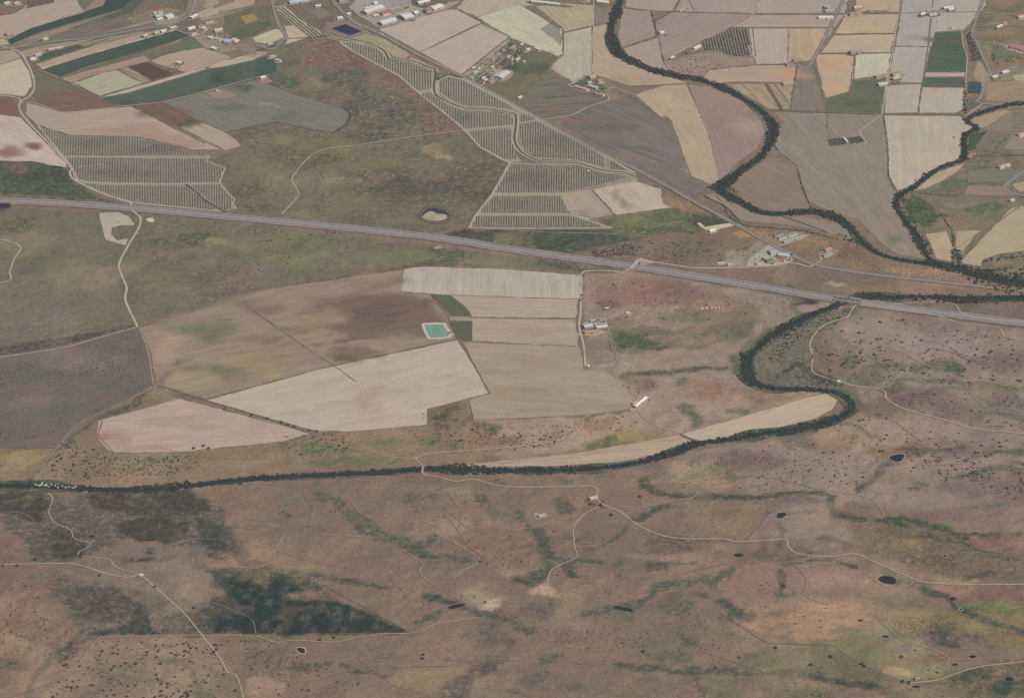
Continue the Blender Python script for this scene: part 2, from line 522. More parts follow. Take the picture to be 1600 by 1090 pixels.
# pasture north of the river, left
P('0,702 60,700 105,682 150,658 155,690 175,708 440,692 520,678 560,676 670,666 740,660 790,700 690,728 560,738 400,746 200,762 0,760', (136, 116, 98), 8, 1, 8)
E(30, 720, 40, 14, (142, 124, 94)); E(40, 704, 40, 5, (136, 120, 92)); E(60, 690, 30, 10, (134, 112, 96)); E(180, 725, 60, 10, (130, 118, 92)); E(280, 712, 40, 8, (122, 118, 90)); E(520, 705, 60, 7, (122, 118, 92)); E(600, 690, 30, 10, (114, 114, 88)); E(555, 722, 90, 5, (118, 118, 92)); E(380, 715, 60, 8, (140, 118, 98)); E(770, 690, 40, 8, (134, 112, 98)); E(660, 690, 20, 9, (110, 114, 86)); E(705, 700, 20, 8, (106, 104, 86)); E(480, 700, 25, 8, (108, 108, 84))
L('95,700 115,680 150,652 200,635 240,605', 6, (104, 100, 82)); L('40,760 60,735 95,700 120,678', 3, (100, 98, 84)); P('160,650 210,630 262,612 285,620 200,645', (112, 102, 84), 6, .9, 5); E(125, 668, 18, 9, (116, 108, 96))
L('240,605 258,612 320,625', 4, (120, 104, 88))
# --- south of the river
P('0,765 60,764 200,770 400,752 620,738 860,742 1000,730 1080,704 1200,680 1290,668 1340,640 1305,610 1330,590 1265,560 1270,500 1340,482 1600,518 1600,1090 0,1090', (130, 111, 98), 8, 1, 6)
P('1275,500 1345,484 1600,522 1600,830 1300,780 1200,775 1020,750 1085,705 1290,672 1345,635 1305,605 1330,590', (145, 127, 117), 20, .8, 16)
P('1170,530 1260,492 1320,480 1345,482 1300,510 1270,530 1268,580 1335,605 1348,640 1320,622 1300,608 1225,604 1185,590 1172,565', (99, 102, 88), 12, .95, 8)
P('1190,545 1240,515 1300,495 1270,525 1262,575 1290,590 1240,600 1205,590', (114, 110, 96), 10, .8)
E(1240, 565, 30, 12, (104, 104, 88)); L('1210,590 1245,570 1275,585 1315,600', 8, (86, 92, 80)); L('1180,590 1240,600 1310,606', 4, (112, 108, 92))
P('1158,545 1170,530 1200,512 1230,505 1190,530 1165,560 1150,585 1140,560', (104, 104, 90), 10, .9)
E(1370, 520, 60, 18, (152, 133, 122)); E(1460, 540, 70, 20, (152, 133, 124)); E(1350, 590, 40, 12, (112, 110, 94)); E(1330, 565, 18, 10, (110, 110, 92)); E(1405, 575, 60, 5, (114, 110, 94)); E(1470, 570, 25, 8, (104, 106, 88)); L('1420,580 1450,572 1470,565', 4, (108, 108, 90)); L('1370,596 1420,592 1500,597 1560,600', 4, (112, 112, 90)); E(1410, 606, 25, 6, (108, 108, 92))
E(1440, 625, 60, 16, (120, 102, 96)); E(1570, 630, 50, 16, (112, 102, 98)); E(1500, 645, 40, 14, (122, 108, 100)); E(1550, 610, 70, 5, (112, 112, 92)); L('1510,600 1515,612 1550,640 1600,660', 8, (136, 118, 102)); L('1540,645 1580,650 1600,655', 7, (118, 116, 94))
E(1560, 560, 50, 16, (122, 104, 100)); E(1380, 640, 40, 16, (126, 108, 98)); E(1290, 690, 60, 12, (140, 118, 100)); E(1480, 700, 80, 14, (126, 108, 98)); E(1380, 700, 40, 8, (132, 116, 96)); E(1260, 690, 24, 8, (116, 104, 92)); E(1215, 690, 10, 5, (110, 112, 92)); L('1240,700 1225,690 1270,675', 5, (112, 106, 92))
E(1130, 740, 40, 9, (112, 112, 88)); E(1095, 748, 30, 7, (122, 116, 94)); E(1150, 720, 80, 12, (122, 104, 98)); E(1130, 755, 60, 8, (144, 122, 104)); E(1020, 735, 30, 10, (118, 104, 98))
D('996,748 1004,743 1014,744 1019,758 1032,766 1060,770 1130,771 1185,774 1225,766 1260,765 1290,768 1288,773 1240,772 1190,781 1100,780 1045,778 1018,772 1000,762', (86, 86, 76), 5, 1, 4)
L('1280,768 1297,775 1302,797 1330,808 1365,812 1420,812 1470,825 1510,836 1600,832', 6, (86, 95, 78), 5)
L('1300,770 1300,790', 7, (92, 98, 80)); E(1440, 818, 40, 4, (72, 88, 70), 6); E(1330, 805, 40, 8, (104, 98, 88))
L('1395,720 1372,742 1357,755 1330,768', 9, (106, 103, 90), 6); L('1415,708 1450,704 1490,702', 5, (96, 103, 82), 5); L('1320,660 1345,672 1355,680 1380,682', 5, (100, 104, 86), 4); E(1502, 696, 10, 3, (100, 100, 86)); L('1480,745 1530,738 1560,732 1600,740', 6, (106, 112, 84), 5); L('1540,710 1570,706 1600,705', 5, (108, 112, 84)); E(1590, 728, 16, 3, (96, 100, 82)); E(1430, 765, 14, 3, (104, 104, 86)); L('1510,795 1540,793 1580,790', 4, (120, 110, 98)); E(1385, 745, 40, 10, (134, 118, 100)); E(1560, 760, 80, 20, (122, 104, 98)); L('1395,725 1440,705 1395,700', 3, (100, 96, 84), 4, .6); E(1440, 755, 20, 4, (108, 110, 88))
# parcels of different grazing
P('1155,843 1205,798 1300,775 1310,800 1365,815 1330,850 1290,862 1215,843', (133, 117, 110), 7, .95, 5)
E(1230, 780, 40, 8, (120, 106, 100)); P('1075,785 1190,782 1200,795 1155,840 1065,815', (136, 117, 98), 7, .9, 5)
P('1330,800 1400,812 1500,838 1545,870 1590,885 1600,905 1500,905 1420,880 1340,862 1325,835', (113, 101, 86), 14, .9, 12)
E(1390, 845, 60, 10, (132, 114, 92)); E(1440, 870, 60, 8, (104, 93, 82)); E(1470, 835, 30, 5, (92, 90, 80)); E(1300, 842, 30, 5, (96, 90, 82)); E(1520, 893, 24, 4, (88, 90, 78)); E(1480, 900, 40, 5, (146, 126, 100))
P('1500,838 1600,836 1600,885 1560,872 1520,852', (131, 104, 96), 6, .9, 5); P('1380,805 1480,812 1600,830 1600,760 1480,790', (128, 106, 100), 14, .8)
L('1500,838 1545,865 1600,880', 5, (98, 98, 82), 5, .8)
P('1115,898 1200,868 1300,868 1340,872 1360,895 1400,918 1400,940 1300,950 1200,958 1160,958 1125,930', (138, 116, 104), 7, 1, 5)
E(1260, 905, 50, 14, (146, 122, 110)); L('1230,879 1270,877 1310,876 1345,886', 4, (92, 94, 80), 4); L('1225,882 1240,870 1275,862', 3, (98, 98, 84))
P('1170,960 1250,940 1340,940 1360,965 1300,1000 1200,1002 1165,985', (153, 124, 104), 12, .9, 10)
E(1290, 955, 50, 9, (160, 130, 108)); E(1180, 990, 50, 10, (126, 106, 94)); E(1365, 960, 10, 3, (102, 90, 82)); E(1400, 935, 60, 12, (116, 104, 90))
P('1285,1000 1350,985 1385,968 1410,975 1420,1000 1490,1030 1515,1045 1430,1068 1405,1062', (126, 117, 97), 7, 1, 6)
E(1380, 985, 20, 8, (108, 112, 86)); E(1330, 990, 24, 6, (108, 112, 88)); E(1400, 1003, 30, 6, (126, 112, 110)); E(1340, 1018, 34, 8, (124, 120, 94)); E(1440, 1046, 30, 6, (126, 124, 94)); E(1400, 1050, 34, 6, (158, 138, 112)); E(1440, 1028, 40, 6, (122, 98, 88)); E(1360, 1025, 30, 5, (118, 120, 90))
P('1385,970 1400,955 1500,958 1600,960 1600,1020 1540,1010 1440,985 1410,990', (133, 117, 90), 10, .9, 10)
E(1440, 970, 50, 8, (138, 120, 90)); E(1560, 950, 50, 6, (116, 112, 84)); E(1480, 985, 24, 10, (98, 96, 82)); E(1500, 1000, 40, 10, (104, 96, 90)); L('1440,990 1470,985 1490,975 1470,1000 1500,1010', 7, (88, 92, 78)); E(1560, 990, 40, 14, (128, 110, 88)); E(1500, 1005, 30, 7, (102, 92, 88)); E(1530, 1015, 30, 6, (112, 100, 90))
L('1420,910 1450,925 1490,935 1500,950 1560,975 1600,1005', 8, (92, 98, 80), 6); P('1430,915 1520,915 1515,925 1440,928', (150, 120, 104), 6, .8); P('1480,930 1570,918 1600,915 1600,940 1500,942', (126, 100, 90), 8, .9); E(1550, 940, 50, 4, (118, 122, 88)); E(1400, 905, 10, 4, (84, 94, 76)); E(1375, 893, 16, 8, (88, 98, 80), 8, .9)
P('1490,1048 1600,1030 1600,1090 1400,1090 1440,1070', (102, 96, 82), 12, .9, 12); E(1520, 1055, 30, 8, (82, 88, 74)); E(1575, 1075, 30, 10, (78, 86, 72)); E(1450, 1080, 40, 7, (124, 108, 90)); E(1570, 1042, 40, 4, (90, 94, 78))
P('1200,1005 1285,1000 1400,1062 1390,1080 1280,1060 1200,1048 1150,1040', (109, 105, 86), 12, .9, 10); L('1200,1048 1260,1055 1300,1066 1390,1082 1440,1090', 9, (84, 92, 76), 7); E(1260, 1082, 30, 7, (96, 102, 80)); E(1230, 1015, 40, 7, (116, 106, 92)); P('1200,1060 1280,1068 1340,1090 1200,1090', (118, 106, 90), 12, .8)
L('955,1038 1000,1042 1060,1045 1130,1048 1200,1048', 8, (98, 98, 84), 7); E(1040, 1022, 40, 9, (108, 102, 88)); P('1080,1050 1150,1052 1190,1090 1120,1090', (108, 104, 86), 12, .8); L('1065,1048 1090,1065 1110,1090', 8, (100, 100, 86))
# scrub of the south west
None
None
None
None; None; E(228, 860, 12, 5, (86, 84, 78)); E(200, 878, 16, 6, (108, 92, 88)); E(224, 876, 12, 5, (84, 84, 78)); E(335, 870, 18, 5, (92, 86, 80)); E(65, 876, 12, 4, (80, 82, 74))
None
None
P('75,912 110,918 190,922 205,950 190,965 130,960 108,948 70,925', (97, 90, 83), 12, .85, 16); E(100, 920, 20, 6, (80, 84, 76)); E(118, 958, 12, 6, (82, 86, 74)); E(175, 935, 30, 8, (92, 86, 80)); S('200,945 218,940 222,990 200,990', (66, 73, 68), 5, .8)
P('140,832 180,826 240,845 310,856 330,885 330,912 300,938 248,945 215,925 180,912 100,908 88,890 130,874', (131, 114, 103), 12, .9, 12)
E(170, 826, 22, 8, (122, 116, 104)); E(290, 905, 36, 14, (138, 120, 106)); E(250, 890, 24, 6, (144, 122, 108)); E(260, 945, 20, 6, (146, 126, 110)); E(185, 848, 16, 6, (108, 106, 92)); P('330,940 400,948 390,962 340,955', (112, 104, 88), 8)
P('0,800 14,830 50,882 70,905 80,935 60,948 0,950', (127, 104, 94), 9, .9, 6)
P('0,930 60,945 100,958 130,975 120,1000 70,1020 0,1030', (138, 114, 99), 16, .9, 14); E(50, 965, 30, 6, (150, 120, 100)); E(40, 1005, 40, 6, (150, 128, 108)); E(15, 1040, 20, 8, (96, 92, 86))
L('115,960 122,985 105,1012 72,1035 48,1062 36,1090', 8, (97, 101, 84), 6); P('120,998 155,995 110,1030 92,1036', (96, 88, 82), 5, .8); E(140, 985, 20, 7, (108, 94, 92)); E(250, 976, 14, 5, (118, 100, 96))
P('155,997 330,995 350,1030 385,1090 40,1090 90,1055', (136, 117, 102), 8, .8, 8); L('245,1030 290,1040 300,1055 312,1085', 8, (100, 104, 84), 6); E(190, 1040, 14, 5, (118, 116, 90)); E(310, 1085, 14, 6, (96, 102, 84)); E(250, 1005, 20, 4, (112, 102, 92))
P('340,996 400,993 430,1010 440,1040 400,1055 380,1070', (124, 106, 94), 8, .8); P('384,1060 420,1055 445,1072 435,1082 388,1084', (158, 132, 116), 4, 1, 4)
S('0,766 150,768 300,762 348,800 392,864 340,868 290,852 205,838 140,868 60,884 18,828', (104, 97, 89), k=.9); S('60,895 140,905 215,925 330,945 335,990 130,992 118,960', (106, 98, 89), k=.7); S('0,768 62,766 78,790 55,818 22,802 0,790', (82, 80, 76)); S('128,768 215,772 300,764 328,794 300,802 250,806 182,800 140,790', (84, 81, 76)); S('188,812 230,806 262,806 288,820 282,846 232,846 196,836', (82, 80, 75)); S('300,808 345,818 372,856 335,862 306,842', (82, 82, 77)); S('72,850 132,846 130,866 84,868', (82, 81, 76)); S('70,825 110,830 122,842 84,846 56,838', (88, 86, 80))
S('318,887 420,884 442,893 486,908 532,934 582,960 644,988 540,990 330,992 250,990 244,962 300,960 322,946 344,930 334,914 340,900', (81, 81, 76)); S('136,992 152,984 200,976 203,944 224,948 236,974 250,990', (80, 81, 76)); S('80,914 120,912 190,922 212,945 204,972 160,975 122,960', (92, 87, 81), k=.8); S('250,962 300,960 330,948 330,990 250,990', (82, 83, 77))
# green drainage lines of the south, middle
L('488,775 530,786 550,812 575,830 600,838', 9, (99, 101, 86), 7); D('520,780 548,795 580,815 605,832 640,848 636,856 600,842 570,826 540,808', (96, 97, 84), 6); D('605,835 640,840 660,858 700,868 690,873 655,872 640,865', (88, 95, 80), 6, 1, 6); L('648,855 670,845 685,838', 6, (98, 102, 84)); L('690,868 720,872 742,876', 6, (94, 100, 82)); L('440,800 455,805', 7, (104, 100, 86))
L('338,792 356,830 372,862 395,885', 8, (98, 98, 84)); L('395,875 430,890 480,897 520,902 575,912 600,920', 7, (95, 97, 82), 5); L('575,910 625,925', 6, (94, 98, 82)); L('652,932 675,934 690,938 720,944', 7, (82, 92, 78), 5); L('720,945 745,958 775,965 810,975', 8, (98, 102, 86)); L('640,975 665,965 690,955', 7, (102, 102, 86)); E(752, 975, 14, 6, (102, 98, 88)); L('720,992 770,980', 5, (106, 100, 88))
D('648,990 560,991 600,978 625,982', (66, 76, 68), 4, .9); E(595, 1023, 14, 3, (100, 100, 86)); L('535,1036 560,1048 605,1053', 6, (98, 98, 84)); L('430,1040 480,1040 520,1036', 8, (100, 98, 82), 5, .7); P('730,1050 745,1030 780,1025 795,1035', (124, 110, 94), 8); E(770, 1002, 30, 8, (108, 98, 90)); E(745, 1040, 20, 7, (100, 92, 88))
P('600,1060 670,1080 720,1078 742,1058 790,1056 740,1050 640,1040', (140, 120, 98), 10, .8); P('740,1060 800,1065 795,1090 725,1090', (136, 118, 102), 4, .9, 3); P('690,1070 740,1056 735,1085 690,1090', (104, 94, 88), 7, .9)
E(755, 938, 16, 10, (172, 152, 132), 14); E(740, 925, 24, 10, (150, 130, 112)); E(868, 919, 20, 7, (166, 146, 124), 10); E(835, 922, 16, 5, (158, 138, 118)); E(700, 828, 40, 12, (146, 126, 110)); E(660, 832, 24, 8, (142, 120, 106)); E(790, 895, 20, 10, (146, 128, 112)); E(720, 900, 30, 14, (134, 114, 102)); E(700, 770, 40, 8, (144, 126, 104)); E(820, 870, 24, 7, (134, 112, 98))
E(560, 870, 90, 16, (130, 110, 98)); E(470, 840, 60, 16, (128, 110, 96)); E(520, 930, 60, 10, (128, 110, 98)); E(600, 1010, 90, 12, (130, 112, 98)); E(420, 790, 60, 12, (128, 108, 96)); L('440,785 455,780 465,775', 5, (134, 124, 100))
L('800,798 822,812 830,830 848,850 862,862', 10, (100, 104, 86), 7); L('830,828 850,850 862,872 850,892 830,915', 16, (94, 103, 83), 8); L('800,908 820,905 842,910', 10, (88, 100, 80), 7); L('862,870 900,876 925,880 945,882', 7, (98, 103, 84)); L('875,880 890,892 896,905', 12, (84, 98, 78), 6); L('885,898 915,904', 5, (90, 100, 80)); L('800,853 830,854', 5, (98, 102, 84)); L('865,842 905,840', 6, (104, 108, 88)); L('860,826 890,828', 4, (102, 104, 88)); L('985,818 965,840 940,852 905,858', 5, (98, 100, 84)); E(975, 885, 10, 8, (98, 102, 86), 8); L('962,890 965,905', 7, (92, 98, 82)); L('1010,852 1025,848', 4, (104, 106, 88))
L('742,770 760,790 775,805 800,810', 9, (104, 102, 88)); L('770,750 790,757', 8, (96, 94, 84)); L('640,770 650,790 655,800', 12, (106, 104, 88), 8, .7); L('860,778 880,790 895,800', 13, (98, 100, 86)); L('990,810 1020,800 1048,788', 8, (90, 94, 80), 5); E(1050, 790, 30, 3, (110, 108, 88)); E(880, 750, 14, 4, (104, 100, 92))
L('905,962 935,952 965,945', 8, (97, 99, 86)); L('960,946 1000,942 1018,930 1030,918 1060,912 1085,910', 11, (99, 99, 86), 6); L('1080,910 1110,905 1145,885', 9, (98, 101, 84)); P('1105,898 1138,890 1130,905 1130,925 1112,918', (88, 100, 80), 7); E(975, 965, 12, 9, (100, 103, 86)); L('1125,938 1142,948 1160,958 1190,966', 9, (86, 96, 80), 6); L('1140,950 1142,968', 9, (100, 98, 88)); E(1055, 945, 26, 16, (108, 100, 90), 14, .8); E(1100, 930, 24, 6, (100, 92, 84)); L('862,935 870,950', 9, (96, 100, 84)); L('800,970 815,980 840,988', 9, (96, 100, 86)); E(830, 948, 30, 8, (112, 98, 92)); E(820, 940, 20, 6, (116, 104, 98)); L('945,920 955,926', 8, (100, 100, 88)); L('840,1033 860,1028 875,1022', 8, (102, 102, 88)); L('1065,982 1068,1000 1090,1000', 8, (104, 102, 88)); E(860, 1065, 60, 14, (104, 98, 90)); E(830, 1052, 40, 8, (110, 100, 94)); E(1070, 1070, 60, 10, (122, 108, 96)); L('800,1080 830,1088', 7, (96, 98, 82)); E(940, 1010, 80, 14, (132, 112, 98)); E(920, 985, 60, 10, (130, 110, 98)); E(990, 1000, 40, 10, (128, 112, 98)); E(1110, 985, 60, 14, (136, 116, 100)); E(1140, 1060, 40, 12, (110, 106, 88))
P('1012,842 1060,836 1130,840 1140,848 1080,860 1030,868 1010,860', (106, 95, 85), 8, .7, 12); P('1005,880 1040,876 1050,890 1010,893', (92, 88, 80), 6, .8, 10); E(1060, 884, 24, 4, (104, 98, 90)); E(1120, 858, 50, 8, (140, 118, 104)); E(1040, 875, 60, 7, (144, 122, 108)); P('1165,865 1200,855 1200,880 1175,885', (118, 104, 92), 6)
E(1215, 870, 24, 10, (116, 104, 92)); L('1222,890 1228,910 1225,930', 7, (90, 100, 80), 5); E(1222, 935, 12, 5, (96, 102, 86)); L('1220,820 1222,840 1215,860', 6, (100, 102, 88)); E(1250, 855, 14, 5, (112, 100, 94)); E(1305, 840, 22, 5, (108, 98, 90))
L('1225,800 1290,800', 3, (112, 104, 92)); E(1310, 925, 40, 8, (130, 110, 100)); E(1230, 955, 40, 6, (124, 108, 98))
# north east, beyond the fields
P('1508,40 1600,0 1600,230 1520,240 1505,180', (134, 118, 98), 10, 1, 8)
P('1545,0 1600,0 1600,30 1530,30', (128, 114, 92), 8); E(1575, 12, 30, 7, (110, 110, 84)); E(1545, 78, 18, 14, (112, 114, 88)); E(1580, 92, 24, 7, (108, 110, 84)); E(1560, 50, 40, 8, (142, 120, 96)); E(1560, 64, 40, 5, (124, 112, 86)); E(1535, 90, 8, 20, (150, 126, 104)); E(1525, 105, 14, 8, (150, 126, 104)); E(1570, 120, 24, 10, (140, 122, 100)); E(1560, 140, 28, 10, (150, 128, 102)); E(1518, 160, 12, 12, (110, 108, 92)); E(1525, 30, 10, 10, (110, 106, 90)); E(1540, 40, 10, 12, (98, 100, 84)); E(1590, 112, 12, 5, (176, 158, 136), 5); E(1600, 130, 20, 10, (170, 148, 126))
P('1425,300 1505,255 1600,215 1600,460 1560,440 1480,420 1440,400 1405,330', (128, 116, 98), 9, 1, 7)
P('1515,240 1600,240 1600,265 1560,285 1512,272', (104, 106, 86), 9, .9); E(1560, 258, 24, 6, (132, 116, 98)); P('1428,296 1470,285 1590,285 1580,300 1500,296 1440,308', (116, 114, 94), 6); E(1490, 288, 20, 6, (98, 108, 84)); E(1500, 318, 34, 6, (142, 122, 108)); E(1540, 322, 40, 8, (100, 106, 82)); E(1510, 345, 40, 10, (134, 116, 98)); E(1480, 334, 14, 3, (90, 98, 80)); E(1530, 338, 30, 6, (122, 118, 92))
P('1412,312 1432,304 1462,322 1470,342 1450,356 1420,345', (80, 94, 70), 8, 1, 6)
P('1555,408 1600,392 1600,428 1570,425', (126, 112, 92), 7); E(1580, 410, 14, 6, (142, 122, 102))
P('1545,290 1580,296 1600,318 1580,318 1500,305', (124, 112, 96), 6)
P('1345,470 1430,478 1500,478 1600,490 1600,470 1500,472 1430,466 1360,466', (122, 108, 94), 6, .9); P('1500,478 1600,472 1600,500 1500,494', (120, 104, 98), 7, .9); E(1488, 490, 6, 3, (92, 106, 78))
P('1225,440 1260,448 1250,478 1262,490 1240,492', (104, 104, 88), 6, .7); E(1262, 473, 14, 5, (98, 84, 82))
# west, fields' margins
P('380,455 218,510 232,545 243,600 322,626 330,600 300,540', (138, 118, 100), 8, .5)

E(600, 172, 55, 30, (98, 98, 86), 30, .8); E(535, 120, 42, 11, (98, 98, 85), 24, .8); E(575, 215, 40, 9, (98, 98, 85), 18, .8); P('560,78 640,126 700,175 735,205 690,204 640,170 590,128', (120, 104, 93), 16, .6); E(490, 92, 22, 14, (120, 98, 86)); E(440, 130, 24, 10, (92, 98, 82)); E(425, 300, 40, 18, (120, 112, 92)); E(640, 290, 90, 14, (94, 92, 80), 30, .8); E(750, 305, 30, 16, (98, 94, 80)); E(530, 285, 30, 8, (136, 124, 98)); E(590, 255, 40, 8, (124, 116, 90)); E(380, 300, 24, 14, (104, 98, 84))
# --- inside the sheets laid on top (ploughing, stubble and damp ground)
P('560,455 618,462 668,474 702,500 700,520 620,520 560,530 480,520 470,490 520,465', (117, 97, 86), 30, .9, 22, f=1)
E(590, 488, 50, 16, (110, 92, 82), 30, .8, f=1); E(600, 442, 26, 7, (120, 104, 88), f=1); E(570, 440, 24, 6, (142, 122, 102), f=1); E(580, 455, 30, 6, (146, 122, 104), f=1)
E(500, 495, 50, 10, (148, 128, 106), f=1); E(480, 520, 40, 10, (150, 130, 108), f=1); E(460, 508, 40, 5, (108, 106, 84), 10, .9, f=1); E(300, 512, 40, 10, (118, 118, 92), 22, .9, f=1); E(350, 515, 20, 14, (120, 114, 92), f=1); E(330, 585, 45, 14, (116, 112, 90), f=1); E(280, 545, 50, 10, (154, 132, 110), f=1); E(400, 560, 50, 18, (148, 128, 104), f=1); E(430, 585, 30, 8, (158, 142, 108), f=1); E(260, 590, 22, 10, (152, 126, 106), f=1); E(540, 565, 30, 6, (108, 98, 80), 8, .9, f=1); E(560, 555, 50, 8, (124, 102, 86), f=1); L('520,535 600,520 660,505', 5, (122, 100, 84), 8, .9, f=1); L('470,545 560,530 680,520', 4, (114, 96, 80), 8, .6, f=1); L('246,600 262,585 275,570 300,555', 6, (112, 108, 88), 8, .8, f=1); E(240, 540, 10, 20, (156, 132, 114), f=1); E(670, 480, 20, 10, (112, 92, 82), f=1); L('675,465 690,485 700,500', 2, (158, 134, 118), 4, .8, f=1)
E(575, 635, 14, 18, (168, 138, 122), 24, .7, f=1); E(590, 615, 12, 12, (166, 140, 124), 20, .5, f=1); E(170, 685, 16, 14, (156, 124, 110), 20, .9, f=1); E(220, 700, 50, 4, (158, 128, 112), 10, .8, f=1); E(280, 660, 60, 8, (166, 144, 128), 16, .7, f=1); L('380,660 500,635 640,605 720,580', 3, (164, 142, 124), 9, .5, f=1)
E(820, 610, 60, 12, (152, 132, 112), 24, .5, f=1); E(850, 560, 50, 8, (156, 134, 116), 20, .5, f=1); E(830, 520, 40, 6, (162, 136, 118), 16, .5, f=1); L('740,650 850,640 985,635', 5, (152, 130, 108), 9, .7, f=1)
E(1350, 85, 40, 12, (186, 146, 110), 26, 0, f=1); E(1300, 100, 24, 8, (190, 150, 118), 24, .8, f=1); E(1232, 116, 24, 8, (192, 146, 112), 24, .8, f=1); E(1298, 142, 18, 7, (192, 156, 118), 20, .6, f=1); E(1270, 65, 16, 18, (192, 158, 122), 24, .6, f=1); E(1340, 45, 40, 6, (192, 162, 128), 24, .5, f=1); E(1430, 60, 20, 6, (150, 142, 140), 24, .8, f=1); E(1480, 62, 30, 5, (102, 90, 76), 10, .7, f=1); E(1460, 130, 12, 4, (112, 96, 82), 12, .7, f=1)
E(1420, 165, 40, 10, (186, 172, 156), 26, .4, f=1); E(1340, 160, 20, 6, (72, 86, 66), 14, .6, f=1); E(1350, 158, 30, 8, (110, 100, 84), 20, .5, f=1)
E(1170, 200, 16, 16, (168, 144, 128), 26, .7, f=1); E(1130, 200, 16, 14, (142, 118, 108), 28, .6, f=1); E(1150, 240, 24, 14, (146, 124, 118), 26, .5, f=1); E(1040, 160, 24, 12, (186, 166, 138), 26, .5, f=1); E(1080, 260, 10, 16, (164, 138, 120), 24, .5, f=1)
E(900, 190, 34, 6, (128, 96, 90), 18, .6, f=1); E(950, 165, 34, 6, (116, 108, 92), 20, .7, f=1); E(985, 255, 40, 12, (132, 112, 108), 24, .6, f=1); E(940, 200, 50, 6, (104, 96, 90), 16, .6, f=1); E(1000, 215, 50, 6, (122, 108, 100), 16, .6, f=1); E(980, 235, 40, 4, (104, 98, 92), 12, .6, f=1); E(985, 125, 30, 8, (162, 138, 118), 24, .7, f=1); E(870, 150, 30, 6, (92, 96, 80), 18, .6, f=1); E(855, 172, 24, 6, (130, 104, 90), 16, .7, f=1)
E(1260, 200, 40, 14, (134, 124, 112), 26, .7, f=1); E(1330, 250, 30, 20, (148, 134, 118), 30, .6, f=1); L('1330,235 1360,270 1390,300', 2, (162, 146, 126), 6, .6, f=1); L('1240,230 1270,262 1300,290', 4, (158, 142, 126), 12, .5, f=1); E(1390, 378, 18, 9, (108, 116, 88), 14, .8, f=1); E(1400, 350, 30, 20, (146, 128, 112), 26, .5, f=1)
E(60, 228, 12, 6, (122, 84, 72), 6, .9, 8, f=1); E(48, 228, 8, 8, (120, 86, 74), 6, .9, 8, f=1); E(18, 238, 26, 9, (140, 106, 94), 12, .8, 12, f=1); E(20, 195, 24, 8, (186, 158, 138), 20, .6, f=1); L('45,245 60,235 52,225', 2, (190, 170, 155), 4, .9, f=1)
P('110,205 230,190 330,228 290,232 220,214', (164, 134, 118), 18, .7, f=1); E(100, 164, 12, 4, (104, 112, 74), 6, .9, f=1); E(290, 193, 14, 5, (94, 88, 72), 7, .8, f=1); E(230, 178, 20, 6, (104, 96, 78), 12, .6, f=1); E(270, 178, 24, 8, (132, 96, 84), 12, .6, f=1)
E(345, 122, 14, 8, (64, 74, 64), 10, .9, 14, f=1); E(355, 120, 30, 10, (76, 84, 70), 14, .6, f=1); E(250, 150, 40, 5, (92, 98, 80), 16, .6, f=1); E(200, 160, 20, 3, (78, 92, 74), 9, .6, f=1)
L('400,162 430,165 450,172', 3, (146, 140, 128), 5, .7, f=1); E(360, 170, 24, 6, (92, 96, 82), 14, .7, f=1); L('420,185 470,178 510,178', 3, (98, 98, 84), 6, .6, f=1); E(450, 190, 40, 8, (108, 110, 96), 16, .6, f=1); E(380, 140, 20, 8, (86, 98, 80), 12, .8, f=1)
E(180, 38, 30, 6, (108, 92, 84), 14, .5, f=1); E(750, 90, 30, 8, (168, 152, 138), 26, .4, f=1)
E(830, 105, 30, 10, (84, 92, 70), 16, .8, f=1); E(850, 85, 16, 6, (128, 106, 84), 12, .7, f=1); E(810, 140, 24, 6, (134, 114, 84), 14, .7, f=1); E(838, 128, 14, 8, (124, 118, 78), 12, .7, f=1)
E(905, 335, 8, 4, (136, 122, 108), 6, .5, f=1); L('958,292 972,310 988,333', 8, (156, 124, 108), 5, .8, f=1); E(905, 312, 18, 9, (178, 152, 126), 8, .8, 6, f=1)
E(1200, 360, 50, 6, (140, 120, 108), 14, .5, f=1)

E(258, 545, 22, 26, (166, 141, 122), 26, .9, f=1); E(300, 596, 46, 9, (162, 142, 114), 18, .8, f=1); E(490, 498, 50, 11, (158, 137, 114), 22, .8, f=1); E(350, 560, 60, 10, (152, 132, 106), 22, .6, f=1); E(330, 525, 30, 8, (116, 112, 90), 16, .9, f=1); E(410, 530, 40, 10, (128, 108, 92), 20, .7, f=1); E(420, 480, 40, 8, (128, 106, 92), 20, .7, f=1); E(530, 470, 40, 8, (124, 102, 90), 18, .6, f=1)
E(60, 588, 60, 12, (108, 108, 90), 22, .8, f=1); E(185, 602, 44, 12, (106, 106, 90), 20, .8, f=1); E(120, 562, 60, 12, (138, 118, 112), 22, .8, f=1); E(40, 632, 40, 12, (136, 117, 110), 22, .8, f=1); E(100, 640, 40, 14, (106, 108, 90), 20, .8, f=1); E(170, 560, 30, 14, (132, 114, 108), 20, .7, f=1)
E(150, 225, 40, 6, (120, 114, 98), 14, .8, f=1); E(240, 235, 40, 7, (112, 110, 98), 14, .8, f=1); E(200, 270, 50, 7, (118, 112, 98), 14, .7, f=1); E(840, 280, 50, 10, (124, 117, 102), 20, .8, f=1); E(870, 225, 40, 12, (126, 120, 102), 20, .7, f=1); E(720, 185, 24, 7, (124, 120, 104), 14, .8, f=1); E(800, 320, 30, 8, (132, 124, 106), 16, .7, f=1)
